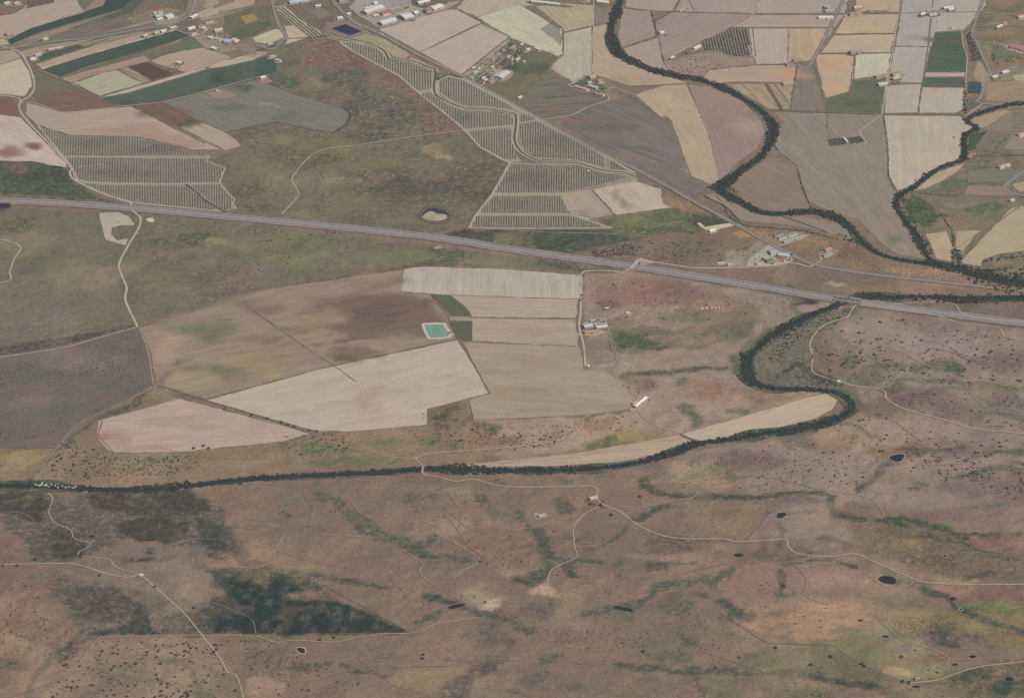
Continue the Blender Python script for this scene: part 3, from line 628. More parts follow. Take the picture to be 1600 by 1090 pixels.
# ------------------------------------------------------------------ the ground: one sheet
E(18, 240, 20, 5, (140, 106, 94), 9, .7, 12, f=1)
gx = np.concatenate([[-7000, -4500, -3000, -2200], np.arange(-1560, 1561, 5.0), [2200, 3000, 4500, 7000]])
gy = np.concatenate([[-6500, -4500, -3000, -2000], np.arange(-1360, 2000, 6.0), [2600, 3500, 5000, 9000]])
X, Y = np.meshgrid(gx, gy)
V2 = np.stack([X.ravel(), Y.ravel()], 1)
nx, ny = len(gx), len(gy)
idx = np.arange(nx * ny).reshape(ny, nx)
Fq = np.stack([idx[:-1, :-1].ravel(), idx[:-1, 1:].ravel(), idx[1:, 1:].ravel(), idx[1:, :-1].ravel()], 1)
gme = mesh_np('ground', np.column_stack([V2, np.zeros(len(V2))]), Fq)
gc = paint(V2, alb((130, 113, 101)), PATCH_G)
x_, y_ = V2[:, 0], V2[:, 1]


def sstep(lo, hi, v): return np.clip((v - lo) / (hi - lo), 0, 1)


n1 = fbm(x_ / 110 + 3, y_ / 150, 5)
wp = (sstep(.07, .22, n1) * .55)[:, None]
gc = gc * (1 - wp) + (gc * .45 + np.array(alb((166, 144, 122))) * .55) * wp
rg = np.abs(fbm(x_ / 240 + 7, y_ / 300 + 2, 5))
wl = (sstep(.030, .0, rg) * sstep(-.04, .12, fbm(x_ / 420 + 31, y_ / 420, 2)) * .55)[:, None]
gc = gc * (1 - wl) + (gc * .45 + np.array(alb((96, 98, 83))) * .55) * wl
wd = (sstep(.06, .22, fbm(x_ / 190 + 50, y_ / 230 + 11, 5)) * .5)[:, None]
gc = gc * (1 - wd * np.array([.20, .20, .17]))
wm = (sstep(.12, .30, fbm(x_ / 60 + 90, y_ / 75 + 40, 4)) * .5)[:, None]
gc = gc * (1 - wm * np.array([.16, .10, .16]))
wr = (sstep(.08, .24, fbm(x_ / 150 + 120, y_ / 170 + 77, 4)) * .5)[:, None]
gc = gc * (1 + wr * np.array([.12, -.04, -.10]))
south = sstep(-60., -260., y_)[:, None]
gc = np.clip(gc * np.array([1.015, .998, .98]) * (.99 + .09 * south), .01, .8)
set_cover(gme, gc)
tag(link('ground', gme, mat_sheet('dry pasture', var=0.11, hue=0.30, grain=0.24, speck=0.32, bump=0.75, seed=1)), kind='structure')

# ================================================================== FIELDS (one sheet each, every one a little above the ground)
_fz = [0.10]


def F(s, c, name='stubble_field', d=None, stripes=None, streak=0.07, stretch=6, step=14.0, wob=1.0, **kw):
    """s outline in photo pixels; d two pixels giving the working direction; stripes (spacing, darkening, sharpness)"""
    _fz[0] += 0.004
    m_ = sum(c) / 3
    c = tuple((v * .86 + m_ * .14) * (.975 if m_ > 130 else 1.03) for v in c)
    g = gpts(s)
    if d is None:
        n = len(g)                      # longest side
        i = max(range(n), key=lambda i: (g[i][0] - g[(i + 1) % n][0]) ** 2 + (g[i][1] - g[(i + 1) % n][1]) ** 2)
        a = math.atan2(g[(i + 1) % n][1] - g[i][1], g[(i + 1) % n][0] - g[i][0])
    else:
        a = img_angle(d)
    kw.setdefault('var', 0.065); kw.setdefault('hue', 0.22); kw.setdefault('grain', 0.08)
    streak *= 1.75
    if streak: kw['streak'] = (a, stretch, streak)
    if not stripes and streak and name in ('stubble_field', 'crop_field', 'ploughed_field'): stripes = (random.uniform(8, 15), .05, .5)
    if stripes: kw['stripes'] = (a, *stripes)
    return sheet(name, g, _fz[0], c, step, wob, **kw)


ROWS = '0,300 0,260'
# ---- north west
F('0,39 95,0 105,0 125,10 131,16 75,36 20,56 9,60 0,56', (177, 156, 138))
F('0,22 28,17 38,12 95,0 60,0 0,14', (84, 92, 78), 'crop_field')
F('0,38 95,0 60,0 38,13 22,22 0,33', (122, 102, 90), 'ploughed_field')
F('10,60 20,56 75,36 131,16 132,19 50,43 14,62', (164, 150, 130))
F('12,62 50,44 132,20 190,0 245,0 212,8 105,38 45,57 17,70', (66, 80, 72), 'crop_field', streak=.10)
F('18,71 45,58 105,39 212,9 245,0 262,0 200,17 120,42 60,60 24,74', (122, 116, 98), 'crop_field', streak=.10)
F('40,62 100,43 160,27 196,14 194,22 172,31 120,45 70,60', (150, 132, 112))
F('60,64 100,49 160,30 205,26 240,30 205,40 150,54 75,66 30,72', (121, 108, 98), 'ploughed_field', stripes=(16, .18, .4), streak=.1)
F('195,21 198,10 250,0 268,0 292,18 262,26 240,16 206,26', (118, 104, 86), 'ploughed_field', streak=.12)
F('198,30 240,16 235,23 206,31', (168, 148, 128))
F('160,27 195,13 195,21 174,30', (158, 138, 118))
F('268,0 305,0 290,17', (112, 98, 82), 'ploughed_field')
F('240,33 275,25 292,22 270,38 245,40', (158, 138, 120))
F('28,82 75,70 150,60 120,70 60,86 38,92', (160, 140, 120))
F('40,90 75,82 150,61 176,57 125,76 60,96', (82, 92, 78), 'crop_field')
F('56,100 137,75 225,52 268,43 270,45 225,60 150,83 65,107', (172, 152, 130))
F('66,108 140,86 225,61 276,48 300,55 225,80 140,103 95,121 75,113', (75, 87, 76), 'crop_field', streak=.12)
F('95,122 140,105 228,80 240,84 190,102 150,114 108,130', (104, 106, 88), 'crop_field')
F('97,123 140,110 225,87 236,95 190,106 140,119 109,130', (164, 138, 120))
F('200,105 230,97 272,116 238,126', (98, 76, 68), 'ploughed_field', streak=.05)
F('117,131 150,118 180,110 222,130 155,150', (172, 166, 140), streak=.05)
F('185,109 199,105 237,126 223,130', (160, 140, 116))
F('235,95 266,84 317,75 345,84 361,90 350,97 291,113 246,100', (172, 150, 129), streak=.07)
F('285,62 315,55 322,68 292,76', (90, 98, 76), 'crop_field')
F('264,73 277,70 293,80 279,83', (172, 156, 148), 'concrete_yard_pavement', streak=0)
F('160,152 230,131 318,106 323,108 270,124 200,145', (186, 172, 146))
F('325,106 340,98 395,84 418,84 400,92 345,107', (182, 166, 142))
F('176,163 160,153 205,145 272,125 325,109 402,94 430,88 428,110 400,124 337,139 257,158 205,165', (84, 96, 84), 'crop_field', streak=.12, stretch=9)
F('50,150 130,142 180,164 170,168 99,175 57,160', (120, 95, 85), 'ploughed_field', streak=.12)
F('53,110 110,130 130,142 52,150 57,132', (108, 103, 86), 'fallow_field', var=.09, grain=.12)
F('0,81 22,79 32,90 0,120', (168, 146, 128))
F('32,92 45,110 50,135 37,151 0,139 0,120', (188, 174, 150))
F('0,146 20,155 29,175 30,182 0,170', (124, 93, 83), 'ploughed_field')
F('0,171 32,184 104,256 103,262 50,252 0,250', (190, 171, 157), d='0,171 104,256')
F('41,161 99,176 160,170 205,167 280,205 330,228 345,233 300,234 220,214 110,211 57,195 40,178', (174, 153, 136), d='100,190 210,184')
F('206,166 256,160 312,190 280,199', (117, 93, 83), 'ploughed_field', streak=.10)
F('281,199 312,191 350,206 362,214 377,228 352,235 340,228', (174, 154, 134))
F('257,160 337,141 400,127 470,150 540,171 546,177 541,194 520,207 480,200 430,190 400,195 356,207 313,190', (119, 116, 103), 'fallow_field', d='400,125 540,172', streak=.08, var=.06)
F('306,22 330,11 345,16 341,22 315,29', (176, 158, 134)); F('334,14 365,4 400,0 420,0 395,8 350,18', (170, 150, 128)); F('322,2 345,0 340,8 318,13', (164, 146, 124)); F('310,30 350,22 352,24 318,33', (160, 140, 118))
F('350,26 395,12 420,8 430,20 420,28 395,38 350,52', (108, 104, 80), 'fallow_field', var=.14, grain=.16, hue=.5)
F('376,26 397,21 402,32 384,38', (160, 130, 78), 'crop_field', var=.1)
F('395,60 420,49 432,45 441,48 446,58 417,69 400,66', (190, 174, 148), d='400,62 441,50'); F('444,41 460,40 481,59 446,70 449,57', (184, 168, 142))
F('400,92 432,86 432,112 400,124', (76, 90, 80), 'crop_field')
F('400,80 420,82 400,92 382,88', (168, 146, 124)); F('370,66 400,72 400,86 372,78', (128, 120, 104), 'fallow_field')
F('480,30 520,26 530,38 490,52', (112, 98, 84), 'fallow_field', var=.1); F('510,36 545,32 578,54 545,63 505,48', (134, 112, 100), 'bare_earth_field', streak=0, var=.08)
# ---- north, middle
F('592,46.5 700,15.5 715,16 752,36 656,81', (184, 166, 151), d='592,46 700,15', streak=.05)
F('657.5,82 752,38 797,57 720,117', (183, 165, 148), d='657,82 752,38', streak=.05)
F('714,14 757,0 820,0 838,8 795,13 745,27', (178, 160, 142), streak=.06)
F('746,28 800,11 815,8 855,33 879,46 879,85 872,88 800,60', (190, 182, 157), d='760,30 872,82', stripes=(14, .08, .45))
F('844,46 860,35 875,45 877,62 874,70', (150, 141, 124), 'fallow_field')
F('836,10 877,6 928,9 928,40 882,50 877,42', (176, 160, 131), 'grove_field', d='850,10 890,48', stripes=(13, .20, .3))
F('930,13 958,15 950,36 931,41', (130, 116, 102), 'fallow_field')
F('882,52 925,43 924,118 900,131 860,108 880,86', (181, 168, 148), d='925,43 924,118', stripes=(20, .04, .5))
F('927,43 947,38 948,70 965,88 1000,108 1062,126 1074,130 985,135 926,116', (179, 157, 133), d='930,60 1000,120', stripes=(18, .06, .4))
F('855,112 890,130 905,135 945,143 950,153 920,166 885,182 848,186 812,162 845,122', (112, 107, 93), 'fallow_field', d='812,160 950,150', streak=.16, stretch=8, var=.1)
F('822,76 871,89 856,110 811,156 793,156 768,140 800,115 812,92', (108, 106, 82), 'fallow_field', var=.14, grain=.14, hue=.5)
F('797,59 833,74 812,94 800,116 770,141 722,120', (116, 108, 90), 'allotment_field', var=.16, grain=.2, hue=.5)
F('746,101 760,96 764,104 750,110', (166, 150, 126)); F('766,110 781,100 787,108 773,118', (170, 154, 130)); F('760,98 772,90 776,94 764,103', (150, 132, 112)); F('752,113 764,107 766,112 755,118', (164, 146, 122)); F('752,117 760,113 765,118 757,122', (92, 98, 78), 'garden_field'); F('810,74 824,84 812,94 800,90', (84, 94, 74), 'garden_field'); F('786,86 800,76 804,82 790,94', (124, 112, 90), 'garden_field')
F('880,186 920,170 948,159 990,148 1035,184 1050,200 1080,278 1106,296 1085,305 1045,285 940,228 881,196', (121, 108, 101), 'ploughed_field', d='890,195 1075,270', streak=.14, stretch=9, var=.07)
F('993,148 1040,133 1073,132 1082,155 1105,205 1127,285 1115,290 1080,275 1050,190 1040,181 1032,184', (178, 157, 131), d='1000,150 1080,275')
F('1076,132 1112,137 1162,160 1190,190 1195,207 1184,232 1145,260 1125,288 1112,225 1083,152', (154, 132, 120), 'ploughed_field', streak=.04, var=.07)
F('1115,302 1145,310 1200,335 1265,340 1310,350 1330,362 1344,380 1290,362 1232,352 1160,345 1100,306', (140, 123, 109), 'fallow_field', streak=.08)
F('1140,285 1185,255 1210,245 1240,260 1262,316 1270,328 1215,331 1185,325 1160,312', (133, 116, 101), 'fallow_field', var=.08, d='1140,285 1270,328')
# ---- north east chessboard
F('978,0 1080,0 1050,18 1015,17 978,12', (168, 148, 136), 'ploughed_field', streak=.04)
F('974,14 1015,18 1021,38 1025,56 971,75 965,65 968,40', (160, 140, 129), 'ploughed_field', streak=.04)
F('1024,34 1050,20 1180,22 1174,26 1090,70 1040,94 1032,85 1027,58', (158, 138, 126), 'ploughed_field', streak=.05)
F('971,77 1027,60 1035,95 1044,110 1038,113 985,96 974,83', (167, 148, 133), streak=.05)
F('1085,0 1196,0 1178,21 1055,18', (167, 148, 135), streak=.04)
F('1038,96 1098,83 1126,83 1147,91 1176,90 1182,101 1107,108 1099,118 1060,117 1044,108', (160, 136, 122), 'grove_field', streak=.03)
F('1096,65 1142,45 1169,45 1176,89 1145,90 1125,82 1098,81', (150, 134, 112), 'grove_field', streak=.03)
F('1200,0 1336,0 1320,21 1200,22 1181,21', (171, 153, 138), streak=.04); F('1180,24 1319,24 1304,43 1143,43 1172,28', (173, 151, 134), streak=.05)
F('1170,45 1230,45 1231,99 1183,101 1177,89', (181, 163, 148), streak=.04)
F('1231,45 1303,45 1268,95 1232,98', (184, 159, 131), d='1240,45 1235,98', stripes=(9, .12, .5), streak=.08)
F('1108,110 1183,103 1244,102 1240,129 1150,128 1112,131 1100,119', (178, 153, 132), streak=.05)
F('1135,132 1155,132 1240,131 1233,171 1204,171 1180,158', (168, 147, 121), 'strip_field', d='1180,132 1220,172', stripes=(28, .30, .35), streak=.1)
F('1248,102 1271,102 1292,173 1236,173', (126, 114, 101), 'ploughed_field', d='1260,102 1262,173', streak=.08, stretch=8)
F('1338,0 1411,0 1405,19 1336,19', (184, 160, 132), streak=.04); F('1322,23 1404,23 1397,52 1305,53', (184, 163, 137), streak=.04); F('1303,56 1398,54 1391,82 1283,83', (186, 165, 139), streak=.05)
F('1272,85 1335,86 1326,143 1290,153', (190, 163, 135), streak=.04)
F('1338,85 1391,84 1386,116 1331,125', (194, 184, 159), d='1360,85 1356,124', stripes=(7.5, .12, .5), streak=.06)
F('1291,155 1328,143 1335,127 1370,124 1385,134 1380,177 1293,174', (98, 103, 83), 'fallow_field', d='1293,174 1380,140', streak=.12, var=.1, hue=.4)
F('1413,0 1470,0 1462,73 1400,72 1408,22', (170, 160, 152), d='1440,0 1432,73', streak=.03); F('1472,0 1538,0 1540,10 1525,27 1506,47 1462,50', (177, 163, 149), streak=.04); F('1399,74 1453,74 1441,130 1386,128 1393,100', (175, 163, 151), streak=.03)
F('1385,134 1440,132 1434,176 1382,177', (178, 164, 147), streak=.05); F('1441,137 1505,138 1504,172 1490,177 1436,177', (180, 167, 149), streak=.04)
F('1461,51 1501,51 1510,80 1509,112 1447,112', (82, 98, 76), 'crop_field', d='1450,90 1510,92', streak=.12); F('1446,114 1508,114 1507,120 1445,121', (184, 164, 146)); F('1444,122 1507,122 1505,136 1441,135', (86, 97, 82), 'crop_field', streak=.14)
F('1206,175 1380,180 1386,240 1387,272 1400,300 1397,325 1415,355 1438,398 1445,405 1405,399 1380,383 1340,343 1292,328 1264,315 1245,265 1216,240 1209,220 1224,190', (146, 131, 116), 'fallow_field', d='1230,190 1400,390', streak=.10, stretch=9, var=.06)
F('1292,218 1347,213 1353,222 1296,229', (88, 98, 78), 'orchard_field', var=.16)
F('1382,181 1500,182 1506,190 1520,199 1502,212 1503,245 1450,270 1425,290 1401,298 1389,272 1387,230', (183, 167, 147), d='1440,182 1444,275', stripes=(21, -.10, .25), streak=.05)
F('1514,187 1570,172 1580,175 1536,201 1516,195', (168, 146, 119)); F('1536,203 1582,175 1600,178 1600,207 1546,205', (129, 120, 101), 'fallow_field'); F('1515,210 1543,205 1520,235 1512,237', (74, 90, 72), 'crop_field'); F('1523,235 1546,206 1580,208 1566,234 1526,239', (118, 113, 98), 'fallow_field'); F('1512,241 1527,240 1517,248 1511,246', (176, 152, 124)); F('1570,172 1600,160 1600,172', (138, 112, 94), 'ploughed_field')
F('1582,212 1600,208 1600,235 1568,234', (142, 126, 112), 'fallow_field')
F('1426,299 1453,273 1486,262 1506,256 1500,265 1476,281 1446,295', (180, 160, 132)); F('1506,304 1512,290 1574,292 1584,308', (138, 122, 104), 'fallow_field')
F('1447,366 1478,362 1490,390 1486,409 1463,404', (180, 157, 127)); F('1494,362 1533,360 1520,372 1504,394 1494,390', (178, 156, 128))
F('1501,408 1580,326 1597,321 1600,384 1560,397 1536,405 1532,416 1506,412', (178, 160, 132), 'grove_field', d='1500,400 1600,340', stripes=(8.5, .18, .45), streak=.03)
F('1581,288 1600,270 1600,297 1592,300', (172, 154, 126), 'grove_field', d='1581,288 1600,270', stripes=(8.5, .2, .45))
# ---- middle
F('877,304 925,297 961,336 920,343 895,335 886,325', (168, 151, 135), d='925,297 961,336'); F('926,296 960,287 992,284 1032,296 1036,318 1053,324 963,336', (188, 169, 148), d='926,296 962,336', streak=.08)
F('632,421 665,417 800,422 908,430 905,467 800,464 703,461 627,456', (182, 170, 152), d='770,421 768,464', stripes=(8, .10, .45), streak=.09, stretch=12)
F('704,462 800,465 903,468 899,497 737,495 735,488 722,475', (178, 158, 138), d='740,495 899,497')
F('701,495 737,496 899,499 904,541 738,533 738,502 703,500', (173, 153, 134), d='740,520 899,522', streak=.08)
F('673,460 703,461 722,475 736,493 706,494 690,476', (95, 98, 79), 'crop_field'); F('703,503 738,502 737,532 723,532 706,522', (95, 97, 79), 'crop_field')
F('724,535 905,542 912,578 943,582 976,605 990,625 984,638 900,649 740,656 733,626 765,615', (166, 147, 127), d='740,600 985,615', streak=.07, stretch=9)
F('322,626 500,577 717,531 764,614 667,639 668,663 560,673 500,674 470,667', (187, 168, 150), d='322,626 717,531', streak=.06, stretch=9)
F('153,658 282,623 486,678 440,690 280,706 176,707 160,695 151,682', (181, 157, 141), d='160,690 480,672', streak=.07, stretch=7)
F('218,511 400,456 560,431 632,422 626,457 672,461 698,496 712,529 500,576 321,623 246,600 233,545', (145, 124, 108), 'fallow_field', d='240,590 700,500', streak=.10, stretch=8, var=.09, hue=.3)
F('0,571 190,519 217,513 231,548 244,600 170,640 115,680 90,700 0,701', (116, 101, 92), 'grove_field', d='0,571 190,519', streak=.06, var=.10, hue=.35)
F('712,727 900,708 1060,680 1088,692 1040,708 960,722 860,728 760,730', (178, 155, 133), d='712,727 1040,700', streak=.1, stretch=9); F('1064,679 1200,640 1260,622 1290,615 1308,625 1300,640 1270,655 1200,671 1097,691', (188, 167, 143), d='1064,685 1290,625', streak=.05)
F('58,198 107,212 215,215 290,235 342,237 327,243 322,252 352,263 343,285 367,312 370,327 350,331 200,316 155,300 119,283 110,262', (140, 129, 111), 'grove_field', d=ROWS, streak=.04)
F('155,333 185,332 200,338 210,350 208,353 190,352 175,356 174,367 183,376 200,373 197,384 165,375 160,355', (178, 164, 144), 'bare_earth_field', streak=0, wob=.6)
F('228,342 238,340 242,345 238,348 230,346', (200, 190, 158), 'bare_earth_field', streak=0, wob=.6); F('677,387 688,384 690,388 680,390', (176, 150, 126), 'bare_earth_field', streak=0, wob=.6)
F('429,11 445,9 467,30 519,60 482,60 440,25', (172, 158, 128), 'grove_field', d='440,12 500,60'); F('547,61 572,54 597,60 635,81 640,88 630,92 615,90 605,80 580,67', (166, 150, 124), 'grove_field', d='560,60 620,85', stripes=(9, .18, .45)); F('640,89 677,105 662,104 640,95', (166, 150, 124), 'grove_field', d='640,89 677,105', stripes=(9, .18, .45))
F('530,65 560,67 590,75 607,92 640,96 677,111 677,145 700,163 730,173 755,172 800,180 806,198 804,240 815,252 797,254 865,257 905,257 940,268 988,275 1000,283 930,293 880,303 890,335 957,357 733,357 745,335 770,303 797,256 785,250 750,230 727,204 688,172 650,142 625,120 585,99 550,80', (152, 141, 120), 'grove_field', d=ROWS, streak=.04)
F('684,127 700,119 725,125 785,157 812,172 842,188 945,244 992,271 975,269 955,268 940,264 900,252 840,249 815,232 808,212 808,180 800,175 755,168 730,167 702,156 684,144', (152, 141, 120), 'grove_field', d=ROWS, streak=.04)
# yards
F('545,12 600,0 640,0 650,10 720,2 705,12 640,34 594,45 560,25', (160, 150, 140), 'factory_yard_pavement', streak=0, var=.12, hue=.3)
F('622,16 640,6 660,2 652,12 636,18', (170, 158, 130), 'bare_earth_field', streak=0)
F('640,3 690,0 700,6 660,14 645,10', (108, 96, 80), 'fallow_field'); F('528,0 590,0 545,12', (118, 106, 96), 'fallow_field')
F('1180,398 1205,380 1230,396 1240,408 1215,416 1165,416 1170,404', (170, 158, 138), 'bare_earth_field', streak=0, var=.12)
F('1088,349 1095,348 1101,355 1118,352 1145,348 1152,352 1125,358 1112,364 1105,360 1098,357', (196, 180, 150), 'bare_earth_field', streak=0, var=.12, wob=.6)
F('910,506 930,500 948,500 950,512 930,520 932,524 911,524', (168, 158, 144), 'farmyard_pavement', streak=0, var=.12)
F('890,133 915,118 950,138 946,152 915,143 889,137', (98, 104, 84), 'garden_field', streak=0, var=.2)
F('400,124 413,119 427,128 410,132', (168, 128, 114), 'farmyard_pavement', streak=0); F('320,145 345,141 372,150 340,156', (158, 132, 114), 'bare_earth_field', streak=0, var=.1)
F('1213,405 1233,403 1234,408 1214,410', (166, 122, 98), 'farmyard_pavement', streak=0)
F('1290,386 1312,392 1300,400 1287,397', (164, 126, 104), 'bare_earth_field', streak=0, var=.12)

# more of the narrow strips of the upper left
for q, c, n in (('24,74 60,61 105,45 120,43 70,60 40,72', (142, 124, 108), 'stubble_field'), ('105,45 160,27 172,31 120,44', (104, 104, 88), 'crop_field'), ('206,26 262,13 290,18 262,26 240,33 205,38', (132, 116, 98), 'ploughed_field'), ('150,54 205,40 240,31 242,35 205,44 150,58', (152, 134, 116), 'stubble_field'), ('75,66 150,54 205,44 212,46 150,58 75,70', (116, 106, 92), 'ploughed_field'),
                ('120,70 176,57 225,50 225,52 137,75', (150, 132, 114), 'stubble_field'), ('56,100 65,96 125,76 176,58 137,75 60,99', (98, 100, 84), 'crop_field'), ('65,107 150,83 225,60 270,47 274,48 225,62 140,86 66,109', (190, 174, 148), 'stubble_field'), ('160,27 190,16 240,0 262,0 206,20 172,31', (92, 96, 80), 'crop_field'), ('240,84 264,73 285,66 300,58 318,74 266,83 240,92', (104, 108, 88), 'crop_field'),
                ('300,56 318,54 350,60 372,78 346,84 318,74', (148, 132, 110), 'stubble_field'), ('60,0 98,0 84,5 40,14', (104, 92, 82), 'ploughed_field'), ('105,0 190,0 132,16 125,9', (112, 102, 86), 'ploughed_field'), ('132,16 190,0 160,10 131,19', (150, 130, 112), 'stubble_field'), ('0,60 8,62 14,70 0,74', (178, 162, 138), 'stubble_field'), ('355,52 380,42 420,32 424,40 400,54 375,64', (96, 98, 76), 'fallow_field'), ('420,30 430,32 440,48 424,44', (112, 108, 86), 'fallow_field'),
                ('1512,268 1560,262 1600,268 1580,284 1512,286', (120, 116, 98), 'fallow_field'), ('1528,92 1546,118 1536,140 1520,120', (152, 130, 108), 'fallow_field'), ('1560,72 1584,72 1576,88 1552,98 1548,88', (106, 112, 86), 'fallow_field'), ('1556,26 1600,30 1600,44 1545,40', (126, 114, 94), 'fallow_field'), ('1545,118 1600,95 1600,110 1556,130', (134, 124, 102), 'fallow_field'), ('1582,118 1600,112 1600,128 1586,126', (178, 160, 136), 'stubble_field'), ('1540,130 1584,128 1600,132 1600,150 1575,160 1540,158', (146, 126, 102), 'fallow_field'), ('1582,176 1600,178 1600,206 1584,206', (122, 114, 98), 'fallow_field'),
                ('480,20 500,12 520,22 500,32', (126, 112, 98), 'fallow_field'), ('455,8 485,2 495,14 470,24', (112, 104, 90), 'fallow_field')):
    F(q, c, n, var=.09, streak=.1)
Aq, Bq_, Dq = np.array([722., 119]), np.array([770., 141]), np.array([797., 58])
for j in range(6):
    u = 0.02
    while u < .95:
        du = random.uniform(.05, .16); u2 = min(.98, u + du)
        v0, v1 = j / 6 + .012, (j + 1) / 6 - .03
        q = [Aq + (Dq - Aq) * a + (Bq_ - Aq) * b * (1 - .22 * a) for a, b in ((u, v0), (u2, v0), (u2, v1), (u, v1))]
        u = u2 + .006
        if random.random() < .22: continue
        F(' '.join('%.1f,%.1f' % tuple(v) for v in q), random.choice(((164, 148, 126), (92, 98, 78), (120, 104, 88), (104, 106, 86), (140, 126, 110), (84, 92, 76), (150, 132, 116), (112, 100, 84))), 'garden_field', streak=0, var=.18, grain=.2)

# ================================================================== ROADS, TRACKS, WATER
M_ASPH = mat_plain('asphalt', (134, 126, 122), .07, .5, .85)
M_MOTOR = mat_plain('motorway asphalt', (130, 122, 121), .08, .3, .8)
M_VERGE = mat_plain('gravel verge', (132, 115, 106), .16, .3, .95, c2=(146, 130, 120))
M_PAINT = mat_plain('road paint', (196, 190, 186), .05, .5, .7)
M_TRACK = mat_plain('pale earth track', (180, 167, 150), .09, .2, .95, c2=(166, 148, 130))
M_TRACK2 = mat_plain('earth track', (176, 159, 141), .10, .2, .95, c2=(160, 142, 124))
M_TRAIL = mat_plain('worn trail', (156, 136, 118), .07, .2, .95)
M_FAINT = mat_plain('faint trail', (140, 122, 106), .06, .2, .95)
M_MARGIN = mat_plain('weedy margin', (106, 100, 86), .2, .25, .95, c2=(126, 113, 95))
M_DITCH = mat_plain('ditch grass', (82, 87, 72), .16, .2, .95)
M_CANAL = mat_plain('canal bed', (92, 90, 76), .12, .2, .9)
M_BANK = mat_plain('canal bank', (166, 153, 135), .10, .2, .95)

MW = '-60,308 0,312.5 60,316 200,325 400,343 550,357 700,374 800,390 990,416.5 1200,450 1343,472.5 1600,514 1680,527'
mwp = line_px(MW, 10)
_t = np.gradient(mwp, axis=0)
for nm, w, off, z, m in (('motorway_verge_ground', 29, 0, .80, M_VERGE), ('motorway', 10, 7.4, .86, M_MOTOR), ('motorway', 10, -7.4, .86, M_MOTOR)):
    tag(link(nm, ribbon_mesh(nm, mwp, w, z, off, .04 if w > 20 else 0), m), kind='structure')
for off in (12.0, 2.8, -2.8, -12.0):
    tag(link('road_markings', ribbon_mesh('road_markings', mwp, 0.5, .875, off), M_PAINT), kind='structure')
mk = []
for off in (7.4, -7.4):
    for i in range(0, len(mwp) - 1, 2): mk.append((mwp[i], mwp[i + 1], off))
V, Fc = [], []
for a, b, off in mk:
    t = (b - a) / np.hypot(*(b - a)); nn = np.array([-t[1], t[0]]); k = len(V)
    for p, o in ((a, off + .2), (a, off - .2), (b - t * 5, off - .2), (b - t * 5, off + .2)):
        q = p + nn * o; V.append((q[0], q[1], .875))
    Fc.append((k, k + 1, k + 2, k + 3))
tag(link('road_markings', mesh_np('road_markings', V, Fc), M_PAINT), kind='structure')
track('motorway_median_ground', MW, 4.4, .862, mat_plain('median grass', (150, 135, 122), .12, .2, .95), .05)


for off in (15.5, -15.8):
    tag(link('ditch_ground', ribbon_mesh('ditch_ground', mwp, 2.6, .81, off, .35), M_MARGIN), kind='structure')


def road(s, w=7.5, verge=14, z=.93, left=True):
    p = line_px(s, 8)
    tag(link('road_verge_ground', ribbon_mesh('road_verge_ground', p, verge, z - .1, 0, .08), M_MARGIN), kind='structure')
    tag(link('road', ribbon_mesh('road', p, w, z, 0, .01), M_ASPH), kind='structure')
    for o in (w / 2 - .3, .3 - w / 2):
        tag(link('road_markings', ribbon_mesh('road_markings', p, .22, z + .01, o), M_PAINT), kind='structure')


